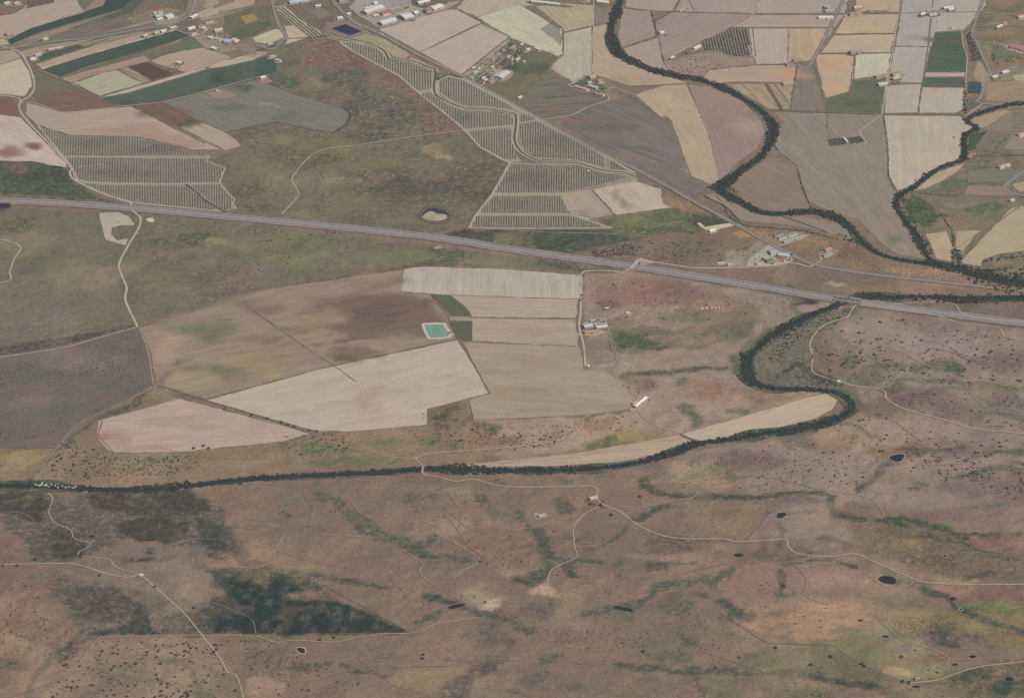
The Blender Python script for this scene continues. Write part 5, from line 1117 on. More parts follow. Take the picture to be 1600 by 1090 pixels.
for s, lab, r in (('418,654 440,660 450,664 460,667 484,673 495,674 351,639 393,649', 'dark oak on the weedy line between the two big pale fields', 3.4), ('303,701 318,697 326,701', 'dark oak on the lower edge of the pink field', 3.8), ('911,431 909,462 907,470', 'dark round oak on the white track beside the striped field', 3.2),
                  ('156,899 242,917 130,837 144,838 126,869 27,884 55,874 303,950', 'lone dark oak on the pale grazing around the small ruin', 3.4), ('1000,776 1005,1018 955,805 938,790 923,788', 'dark oak near the small white farm south of the river', 3.6), ('661,1023 522,996 660,1029 500,1000', 'lone dark oak on the wide bare pasture at the bottom', 3.4),
                  ('1212,1012 1267,1039 1298,1026 1346,1037 1351,1041 1410,1065 1420,1066 1409,1026', 'dark oak by the fence line around the pale green pasture', 3.6), ('758,941 753,878 761,881 750,877 1118,1043 1155,1027', 'lone dark oak beside the curved trail in the lower middle', 2.8)):
    OAKS.extend(((*G(x, y), r, 1.0, random.uniform(0, 6), y, x), lab) for x, y in pts(s))

cnt_oak = sorted(OAKS, key=lambda o: -(o[0][2] * (o[0][5] + 900)))
for i, (p, lab) in enumerate(cnt_oak[:300]):
    tree_thing('holm_oak', lab, 'oak tree', 'holm oaks scattered over the pastures', *p[:5], oak_me[i % 8], trunk_me)
merged('holm_oaks', [o[0][:5] for o in cnt_oak[300:]], lite_oak, M_OAK)

OAKK = 1.0
# ---- the wooded river
RIVT = []


def belt(s, inner, outer, gap, lab, size=(3.4, 6.2, 4.6), keep=1.0, sides=(1, -1), hf=1.0):
    p = line_px(s, gap)
    t = np.gradient(p, axis=0); t /= np.hypot(*t.T)[:, None] + 1e-9
    for i in range(len(p)):
        dens = vnoise(np.array([p[i, 0] * .011]), np.array([p[i, 1] * .011]))[0] * .75 + .35 * random.random()
        for sd in sides:
            o = inner
            lim = outer * (.12 + 1.75 * dens * (vnoise(np.array([p[i, 0] * .03 + sd * 9]), np.array([p[i, 1] * .03]))[0] * .6 + .55))
            while o < lim:
                if random.random() < keep:
                    q = p[i] + np.array([-t[i, 1], t[i, 0]]) * sd * (o + random.uniform(-1.5, 2)) + t[i] * random.uniform(-.4, .4) * gap
                    r = random.triangular(*size)
                    RIVT.append(((q[0], q[1], r, hf * random.uniform(.8, 1.25), random.uniform(0, 6.28)), lab))
                o += random.uniform(2.8, 5.0)


belt(RIV_UP, 2.6, 11.5, 3.8, 'dark green tree in the river belt winding through the fields', (1.1, 3.6, 2.1), hf=.8)
belt(RIV_TR, 1.2, 8, 3.8, 'dark green tree along the side stream on the right', (1.1, 3.4, 2.0), hf=.8)
belt(RIV_LO, 3.6, 10.5, 3.8, 'dark green riverside tree in the long belt along the lower river', (1.1, 3.5, 2.0), .85, hf=.75)


def wood(poly, n, size=(1.6, 4.4, 2.8)):
    for p in scatter_px(poly, n, size, 0): RIVT.append((p[:5], 'dark green tree in the wood beside the river'))


wood('1530,424 1600,408 1600,462 1570,458 1530,446 1490,430', 230); wood('1395,310 1410,300 1425,335 1440,365 1462,400 1450,408 1430,385 1405,340', 55); wood('1486,388 1500,392 1505,416 1488,414', 26); wood('1445,405 1550,422 1560,440 1480,424 1440,414', 130); wood('1140,292 1160,300 1120,300 1105,292', 22); wood('1395,455 1440,458 1520,460 1600,455 1600,474 1500,476 1420,472', 70, (1.6, 3.8, 2.6)); wood('1535,408 1560,400 1600,386 1600,392 1560,408 1538,415', 34); wood('1425,298 1450,280 1440,278 1420,292', 10)
wood('1157,552 1180,540 1170,560 1176,590 1200,604 1230,608 1210,612 1180,604 1160,585', 70); wood('1345,468 1400,458 1430,462 1500,464 1600,462 1600,470 1500,474 1400,470', 60, (2.4, 4.6, 3.4)); wood('1215,524 1260,492 1315,474 1320,478 1265,502 1225,530', 46); wood('1300,612 1326,622 1336,636 1325,650 1310,656 1328,636 1318,624', 40)
wood('1505,150 1508,135 1512,150 1509,180 1504,178', 14, (2.4, 4.4, 3.2)); wood('1230,585 1300,592 1330,606 1280,600', 20, (1.6, 3.2, 2.2)); wood('1195,560 1225,530 1260,505 1300,490 1250,530 1210,575', 46, (1.4, 3.2, 2.2)); wood('1310,364 1370,385 1340,384 1310,372', 20, (2, 4, 3))
cnt = sorted(RIVT, key=lambda o: -(o[0][2] / (o[0][1] + 5200)))
for i, (p, lab) in enumerate(cnt[:300]):
    tree_thing('riverside_tree', lab, 'tree', 'trees of the river belt', *p, riv_me[i % 8], trunk_tall)
merged('riverside_trees', [o[0] for o in cnt[300:]], lite_riv, M_RIVT)

# ---- scrub nobody could count
SCR = []
for s, n in (('110,772 300,766 340,795 380,852 340,858 290,846 200,838 150,800', 420), ('0,772 75,775 120,800 150,830 60,845 40,835', 260), ('35,842 100,838 140,845 130,862 60,880', 160), ('325,888 420,888 470,905 530,938 590,965 642,988 540,990 400,990 330,960', 900), ('140,990 150,978 200,985 212,945 240,958 330,952 400,965 400,991', 420), ('75,912 190,922 205,950 130,960 70,925', 240), ('80,1025 120,1000 155,998 100,1040', 60), ('1012,842 1060,836 1130,840 1140,848 1080,860 1030,868', 260), ('1005,880 1040,876 1050,890 1010,893', 90), ('1330,800 1400,812 1500,838 1600,905 1500,905 1420,880 1340,862', 420), ('1165,865 1200,855 1200,880', 60), ('1160,525 1265,490 1320,482 1270,530 1268,580 1335,605 1345,640 1225,606 1172,570', 420),
             ('430,1030 520,1035 520,1050 430,1050', 90), ('1490,1048 1600,1030 1600,1090 1440,1080', 120), ('0,1025 30,1020 30,1060 0,1070', 90), ('1040,322 1130,338 1150,350 1090,350', 110), ('1508,40 1600,0 1600,230 1520,240', 170), ('1425,310 1600,230 1600,310 1500,345', 120), ('910,500 1170,500 1150,545 960,550', 60), ('670,640 726,628 738,656 672,662', 70), ('730,1050 745,1030 790,1030 790,1056', 70), ('950,745 1200,690 1320,690 1320,760 1100,770', 90), ('1300,770 1480,700 1600,790 1400,810', 120), ('0,700 120,690 100,760 0,758', 60)):
    SCR += [p[:5] for p in scatter_px(s, n, (.7, 2.0, 1.2), .45)]
merged('scrub_undergrowth', SCR, bush_np, M_SCRUB)

# ---- orchards: clipped rows, each a thing
ROWSEG = []


def orchard(s, sp, label, d=None, w=1.2, h=1.7):
    g = np.array(gpts(s)); c = g.mean(0)
    q = np.array(pts(s)).mean(0)
    a = img_angle(d) if d else None
    if a is None:
        e = np.array(G(q[0], q[1] - 20)) - np.array(G(*q)); e /= np.hypot(*e)
        sp = (G(q[0] + sp, q[1])[0] - G(*q)[0]) * abs(e[1])
    else: e = np.array([math.cos(a), math.sin(a)])
    nn = np.array([-e[1], e[0]])
    pr, pe = (g - c) @ nn, (g - c) @ e
    for o in np.arange(pr.min() + sp * .5, pr.max(), sp):
        t = np.arange(pe.min(), pe.max(), 2.6)
        Q = c + o * nn + t[:, None] * e
        ins = sdf(Q, g) < -.5
        k = 0
        while k < len(t):
            if not ins[k]: k += 1; continue
            j = k
            while j + 1 < len(t) and ins[j + 1]: j += 1
            if j - k >= 3: ROWSEG.append((Q[k:j + 1], e, nn, label, w, h))
            k = j + 1


LB = 'dark orchard row in the '
orchard('58,199 107,213 215,216 290,236 340,238 327,243 102,244', 4.2, LB + 'upper block of the big grove at the left track')
orchard('104,247 327,248 322,252 350,263 343,285 250,286 160,285 122,281 113,262', 4.2, LB + 'middle block of the big grove at the left track')
orchard('124,285 160,290 250,291 290,291 310,305 325,318 345,330 200,314 155,298', 4.1, LB + 'lowest block of the big left grove, just above the motorway')
orchard('296,290 343,288 352,298 366,312 362,320 366,326 350,329 330,316 312,300', 4.1, LB + 'small eastern corner of the big left grove')
orchard('533,66 560,69 590,77 606,93 640,98 675,112 674,140 650,141 625,119 585,98 550,79', 4.2, LB + 'long tapering block along the canal below the reservoir')
orchard('655,147 676,147 700,165 730,175 755,174 800,181 803,195 727,202 688,171', 4.2, LB + 'second block below the canal, beside the reddish hill')
orchard('686,127 700,121 725,127 785,159 808,172 755,166 730,166 702,155 686,143', 4.0, LB + 'block squeezed between the canal and the straight road')
orchard('730,206 797,200 804,238 812,250 785,248 750,229', 4.1, LB + 'block ending at the hill trail in the canal bend')
orchard('813,195 840,190 943,245 944,262 900,250 840,247 818,232 811,212', 4.0, LB + 'block inside the canal bend beside the straight road')
orchard('811,181 825,179 840,187 814,191', 3.8, LB + 'tiny block at the road end of the villa drive')
orchard('798,257 865,259 905,259 940,270 985,277 930,291 880,301 773,302', 3.9, LB + 'wide block just below the canal')
orchard('954,251 985,268 956,265', 3.8, LB + 'small triangle between canal and straight road')
orchard('772,307 876,307 884,322 889,333 747,333', 3.9, LB + 'block left of the bare grey field')
orchard('745,338 893,338 950,356 736,356', 3.9, LB + 'lowest block, above the green strip by the motorway')
orchard('430,12 444,11 466,31 517,59 483,59 441,25', 8.5, LB + 'narrow grove left of the blue reservoir', '440,12 500,60', 1.8, 2)
orchard('1098,65 1143,46 1168,46 1174,88 1146,89 1126,81 1100,80', 7.2, LB + 'dark grove among the pink fields of the upper right', '1140,46 1150,88', 2.3, 2.6)
ROWSEG.sort(key=lambda r: -len(r[0]) * (1 - 0.0001 * r[0][0][1]))


def row_np(Q, e, nn, w, h):
    n = len(Q)
    r = RNG
    sx = r.uniform(.7, 1.25, (n, 2)) * w; hz = h * r.uniform(.65, 1.15, n)
    gap = r.random(n) < .05
    sx[gap] *= .35; hz[gap] *= .3
    cen = Q + nn * r.normal(0, .15, (n, 1))
    L0, R0 = cen + nn * sx[:, :1] * .8, cen - nn * sx[:, 1:] * .8
    L1, R1 = cen + nn * sx[:, :1], cen - nn * sx[:, 1:]
    z = np.zeros(n) + .6
    V = np.concatenate([np.column_stack([L0, z]), np.column_stack([L1, z + hz * .5]), np.column_stack([cen, z + hz]), np.column_stack([R1, z + hz * .5]), np.column_stack([R0, z])])
    i = np.arange(n - 1)
    Fs = [np.stack([i + k * n, i + (k + 1) * n, i + 1 + (k + 1) * n, i + 1 + k * n], 1) for k in range(4)]
    return V, np.concatenate(Fs)


for Q, e, nn, lab, w, h in ROWSEG[:300]:
    o = link('orchard_row', mesh_np('orchard_row', *row_np(Q, e, nn, w, h)), M_ROW)
    tag(o, lab, 'orchard row', 'rows of ' + lab[len(LB) - 4:])
Vs, Fs, k = [], [], 0
for Q, e, nn, lab, w, h in ROWSEG[300:]:
    V, Fc = row_np(Q, e, nn, w, h); Vs.append(V); Fs.append(Fc + k); k += len(V)
if Vs: tag(link('orchard_rows', mesh_np('orchard_rows', np.concatenate(Vs), np.concatenate(Fs)), M_ROW), kind='stuff')

# ---- olive trees in a grid
OLV = []


def olives(s, d, sx, sy, lab, r=1.5, drop=.12):
    g = np.array(gpts(s)); c = g.mean(0); a = img_angle(d)
    e = np.array([math.cos(a), math.sin(a)]); nn = np.array([-e[1], e[0]])
    pr, pe = (g - c) @ nn, (g - c) @ e
    A, Bq = np.meshgrid(np.arange(pe.min(), pe.max(), sx), np.arange(pr.min(), pr.max(), sy))
    Q = c + A.ravel()[:, None] * e + Bq.ravel()[:, None] * nn
    Q = Q + RNG.normal(0, .5, Q.shape)
    Q = Q[sdf(Q, g) < 0]
    den = fbm(Q[:, 0] * .012, Q[:, 1] * .012) + .5
    for (x, y), dn in zip(Q, den):
        if random.random() < drop or dn < .30: continue
        OLV.append(((x, y, r * random.uniform(.6, 1.2) * (.65 + .7 * dn), random.uniform(.9, 1.3), random.uniform(0, 6)), lab))


olives('4,572 190,521 215,516 228,548 240,598 165,636 112,672 88,685 0,688', '60,560 70,620', 6.0, 4.8, 'small grey olive tree in the dense brown grove at the left edge', 1.35, .05)
olives('1040,97 1098,84 1126,84 1147,92 1176,91 1181,101 1107,107 1099,117 1060,116 1046,108', '1060,116 1147,92', 9, 8, 'small olive tree in the sparse pale grove left of the river belt', 1.9)
olives('266,101 272,98 288,111 274,115', '266,101 274,115', 8, 8, 'small olive tree in the tiny grove beside the red ploughed square', 2)
olives('1295,219 1312,217 1316,226 1298,228', '1295,219 1312,217', 9, 10, 'fruit tree in the walled orchard beside the curved drive', 2.6, .05)
olives('1326,216 1345,214 1350,222 1330,225', '1326,216 1345,214', 9, 10, 'fruit tree in the walled orchard beside the curved drive', 2.6, .05)
olives('1510,55 1516,50 1528,78 1533,96 1516,96', '1510,55 1518,96', 6, 6, 'dark tree in the small plantation between the two upper right roads', 2.9, .1)
OLV.sort(key=lambda o: -(o[0][2] / (o[0][1] + 5200)))
ol_me = [mesh_np('olive_tree', *crown_np(200 + i, 4, .8, .15, ICO1, 16)) for i in range(5)]
for m in ol_me: m.materials.append(M_OLIVE)
for i, (p, lab) in enumerate(OLV[:300]):
    o = link('olive_tree', ol_me[i % 5]); o.location = (p[0], p[1], .3); o.scale = (p[2], p[2], p[2] * p[3]); o.rotation_euler = (0, 0, p[4])
    tag(o, lab, 'olive tree', 'olive trees of the groves')
merged('olive_trees', [o[0] for o in OLV[300:]], lite_oak, M_OLIVE)

# ---- garden and farmyard trees
gi = 0
for s, n, lab in (('1286,214 1350,210 1354,224 1294,230', 8, 'dark tree hedging the walled orchard by the curved drive'), ('892,134 915,120 948,138 944,150 915,142', 16, 'garden tree inside the walled villa grounds'), ('724,118 797,62 830,74 772,138', 42, 'garden tree among the small allotment plots beside the straight road'), ('300,40 345,48 375,65 330,60', 14, 'garden tree in the hamlet at the upper left crossroads'), ('1020,50 1044,48 1042,57 1024,58', 7, 'dark tree shading the lone farm in the pink fields'), ('1322,80 1344,79 1345,87 1326,87', 6, 'tree round the old farm above the pale striped field'), ('1364,120 1408,116 1404,130 1370,136', 12, 'tree round the roadside farm cluster above the green field'),
                  ('1436,16 1468,17 1462,26 1438,27', 8, 'tree beside the upper right double farm'), ('1184,404 1240,398 1238,410 1190,414', 8, 'tree in the roadside works yard near the overpass track'), ('1512,130 1514,146 1508,150 1506,126', 8, 'dark tree on the bank of the dark green pond'), ('1030,48 1035,40 1022,28 1016,16 1020,34', 6, 'small tree along the drain in the pink fields'), ('1515,0 1545,14 1540,18 1528,8', 6, 'tree by the upper right road bend'), ('1545,75 1575,95 1560,108 1546,98', 9, 'tree on the green land right of the upper right crossroads'), ('920,777 944,778 942,792 924,788', 5, 'dark tree at the small white farm south of the river'), ('1320,4 1345,8 1340,28 1326,26', 5, 'tree at the farm on the upper avenue'), ('1440,200 1600,195 1600,270 1520,262', 14, 'tree on the small holdings at the right edge'), ('1060,83 1082,82 1080,86 1062,88', 3, 'large dark tree left of the white farm in the pink fields')):
    for p in scatter_px(s, int(n * 1.25), (1.4, 3.4, 2.2), 0):
        tree_thing('garden_tree', lab, 'tree', 'garden and farmyard trees', *p[:5], riv_me[gi % 8] if gi % 3 else oak_me[gi % 8], trunk_me); gi += 1

# ---- small sheds among the plots, nothing tells them apart
SHED = [('722,118 797,60 832,74 770,140', 34, 'tiny low shed among the allotment plots beside the straight road'), ('296,38 345,44 372,62 335,66 300,52', 14, 'tiny low outbuilding in the hamlet at the upper left'), ('560,8 640,2 660,12 600,40', 14, 'small pale container standing in the factory yard'), ('1184,402 1236,400 1238,412 1180,414', 8, 'tiny low shed in the roadside works yard'), ('1550,20 1600,20 1600,125 1556,120', 10, 'tiny low shed on the smallholdings of the upper right'), ('1365,118 1405,116 1400,136 1370,136', 6, 'tiny low shed of the roadside farm cluster'), ('915,500 948,498 946,508 920,510', 6, 'tiny low shed of the central farm'), ('225,56 275,42 278,46 230,62', 6, 'tiny low shed in the roadside row at the upper left')]

# ---- hedges, each one long bushy thing
M_HEDGE = mat_leaf('hedge leaves', (0.03, 0.042, 0.026), (0.07, 0.08, 0.045), 5)


def hedge(s, label, r=(1.2, 2.6, 1.8), step=3.0, keep=.9):
    p = line_px(s, step)
    pl = [(q[0] + random.gauss(0, .8), q[1] + random.gauss(0, .8), random.triangular(*r), random.uniform(.8, 1.3), random.uniform(0, 6)) for q in p if random.random() < keep]
    o = merged('hedge', pl, bush_np, M_HEDGE)
    del o['kind']
    tag(o, label, 'hedge')


hedge('1380,181 1384,205 1388,240 1388,272 1394,290 1400,298', 'long green hedge along the left side of the pale striped field above the stream')
hedge('1208,225 1222,242 1245,262 1252,290 1262,314 1270,330', 'thin green hedge curving between the two grey fields inside the river bend')
hedge('1120,305 1150,347 1200,356 1260,362 1310,375', 'dark hedge below the narrow field along the straight road', (1.4, 3, 2))
hedge('1017,18 1022,36 1025,50 1030,60 1034,85 1037,97', 'thin dark hedge past the lone farm in the pink fields', keep=.7)
hedge('1050,19 1035,28 1024,35', 'short dark hedge running diagonally above the lone pink-field farm')
hedge('1435,302 1470,305 1500,306', 'dark hedge below the brown rectangle right of the stream')
hedge('1470,335 1480,350 1488,362 1490,385', 'straggling hedge between the two small pale fields by the river wood', (1.4, 3, 2.2), keep=.8)
hedge('1450,276 1500,255', 'dark hedge between stream and striped field', keep=.5)
hedge('540,172 548,180 543,192 530,203 520,208', 'dark green hedge round the end of the grey-green field on the hill', keep=.8)
hedge('940,296 925,297', 'stub of hedge on top of the bare grey field', keep=.6)
hedge('1040,292 1060,305 1090,322 1120,340', 'dark hedge on the lower side of the straight road before the sheds', (1.2, 2.6, 1.8), keep=.7)
hedge('680,112 684,118 683,126 700,118 720,122', 'leafy clump where canal and straight road meet', (2, 3.4, 2.6), 2.2)
hedge('337,140 362,134 400,123', 'dark hedge beside the pale lane below the big green field', keep=.6)
hedge('1240,177 1300,177 1378,180', 'thin hedge along the lower edge of the green field in the chessboard', (.9, 1.8, 1.3), keep=.6)
hedge('1515,243 1540,243 1560,238 1575,243 1600,243', 'dark hedge under the grey-green field at the right edge', keep=.8)
hedge('1556,235 1562,225 1578,210', 'dark hedge on the slanting edge of the right-hand smallholding', keep=.7)

# ================================================================== BUILDINGS
def box_bm(bm, x0, x1, y0, y1, z0, z1, top=True):
    v = [bm.verts.new(p) for p in ((x0, y0, z0), (x1, y0, z0), (x1, y1, z0), (x0, y1, z0), (x0, y0, z1), (x1, y0, z1), (x1, y1, z1), (x0, y1, z1))]
    for f in ((0, 1, 5, 4), (1, 2, 6, 5), (2, 3, 7, 6), (3, 0, 4, 7)): bm.faces.new([v[i] for i in f])
    if top: bm.faces.new(v[4:8]); bm.faces.new(v[3::-1])


def bm_obj(name, bm, mat, parent):
    me = bpy.data.meshes.new(name); bmesh.ops.recalc_face_normals(bm, faces=bm.faces); bm.to_mesh(me); bm.free()
    return link(name, me, mat, parent)


_mats = {}


def roofmat(c):
    if c not in _mats: _mats[c] = mat_plain('roof %d' % len(_mats), c, .10, .6, .7, .3)
    return _mats[c]


M_WALL = [mat_plain('render wall', c, .06, .5, .9) for c in ((205, 196, 182), (184, 168, 150), (170, 160, 150))]
M_DOOR = mat_plain('steel door', (110, 108, 106), .1, 1, .6)
M_GLASS = mat_water('window glass', (.03, .035, .04), .1)


def house(s, label, roof=(215, 212, 206), cat='building', h=4.2, group=None, ribs=0, name=None):
    (ax, ay), (bx, by), (cx, cy) = [map(float, v.split(',')) for v in s.split()]
    A, B_, C_ = np.array(G(ax, ay)), np.array(G(bx, by)), np.array(G(cx, cy))
    e = B_ - A; ln = np.hypot(*e); e /= ln
    nn = np.array([-e[1], e[0]])
    w = (C_ - A) @ nn
    cen = (A + B_) / 2 + nn * w / 2
    w = max(abs(w), 4.0); ln = max(ln, 4.5)
    if w > ln * 1.15 and ln < 16: w = ln * 1.15
    big = ln > 26
    o = bpy.data.objects.new(name or ('warehouse' if big else 'house'), None); COL.objects.link(o)
    o.location = (cen[0], cen[1], .9); o.rotation_euler = (0, 0, math.atan2(e[1], e[0]))
    tag(o, label, cat, group)
    x, y = ln / 2, w / 2
    rise = min(2.2, y * .28)
    bm = bmesh.new(); box_bm(bm, -x + .2, x - .2, -y + .2, y - .2, 0, h, False)
    for sx in (-x + .2, x - .2): bm.faces.new([bm.verts.new(p) for p in ((sx, -y + .2, h), (sx, y - .2, h), (sx, 0, h + rise * .97))])
    bm_obj('wall', bm, random.choice(M_WALL), o)
    bm = bmesh.new()
    pr = ((-y - .3, h - .12), (0, h + rise), (y + .3, h - .12), (y + .3, h + .06), (0, h + rise + .2), (-y - .3, h + .06))
    Lr = [[bm.verts.new((sx, py, pz)) for py, pz in pr] for sx in (-x - .3, x + .3)]
    for i in range(6): bm.faces.new([Lr[0][i], Lr[0][(i + 1) % 6], Lr[1][(i + 1) % 6], Lr[1][i]])
    for q in Lr: bm.faces.new([q[0], q[1], q[4], q[5]]); bm.faces.new([q[1], q[2], q[3], q[4]])
    rf = bm_obj('roof', bm, roofmat(roof), o)
    if ribs or big:                      # rooflights / ridge vent
        for k in range(ribs or 1):
            bm = bmesh.new(); yy = 0 if not ribs else (-y + (k + .5) * 2 * y / ribs)
            zz = h + .21 + rise * (1 - abs(yy) / y)
            box_bm(bm, -x * .96, x * .96, yy - .5, yy + .5, zz - .3, zz + .25)
            bm_obj('ridge_vent', bm, roofmat((150, 158, 160) if ribs else (190, 188, 184)), rf)
    else:
        bm = bmesh.new(); box_bm(bm, x * .4, x * .4 + .6, y * .3, y * .3 + .6, h + rise * .5, h + rise + .9); bm_obj('chimney', bm, M_WALL[1], rf)
    dw = 2.2 if big else .6
    bm = bmesh.new(); box_bm(bm, -dw, dw, -y - .02 + .2 - .05, -y + .2 + .03, 0.02, 3.6 if big else 2.1); bm_obj('door', bm, M_DOOR, o)
    for k in ((-.62, .62) if not big else (-.75, -.4, .4, .75)):
        bm = bmesh.new(); box_bm(bm, x * k - .7, x * k + .7, -y + .2 - .06, -y + .2 + .03, 1.2, 2.4); bm_obj('window', bm, M_GLASS, o)
    ya = []
    for k in range(9):
        t = k * 6.283 / 9
        rr = random.uniform(1.15, 1.9)
        q = cen + e * math.cos(t) * (x + 2.5) * rr + nn * math.sin(t) * (y + 2.5) * rr
        ya.append(tuple(q))
    me = poly_mesh('farmyard_ground', ya, .775 + .0006 * (len(YARDS) % 60), 9, .6)
    YARDS.append(tag(link('farmyard_ground', me, random.choice(M_YARD)), kind='structure'))
    return o


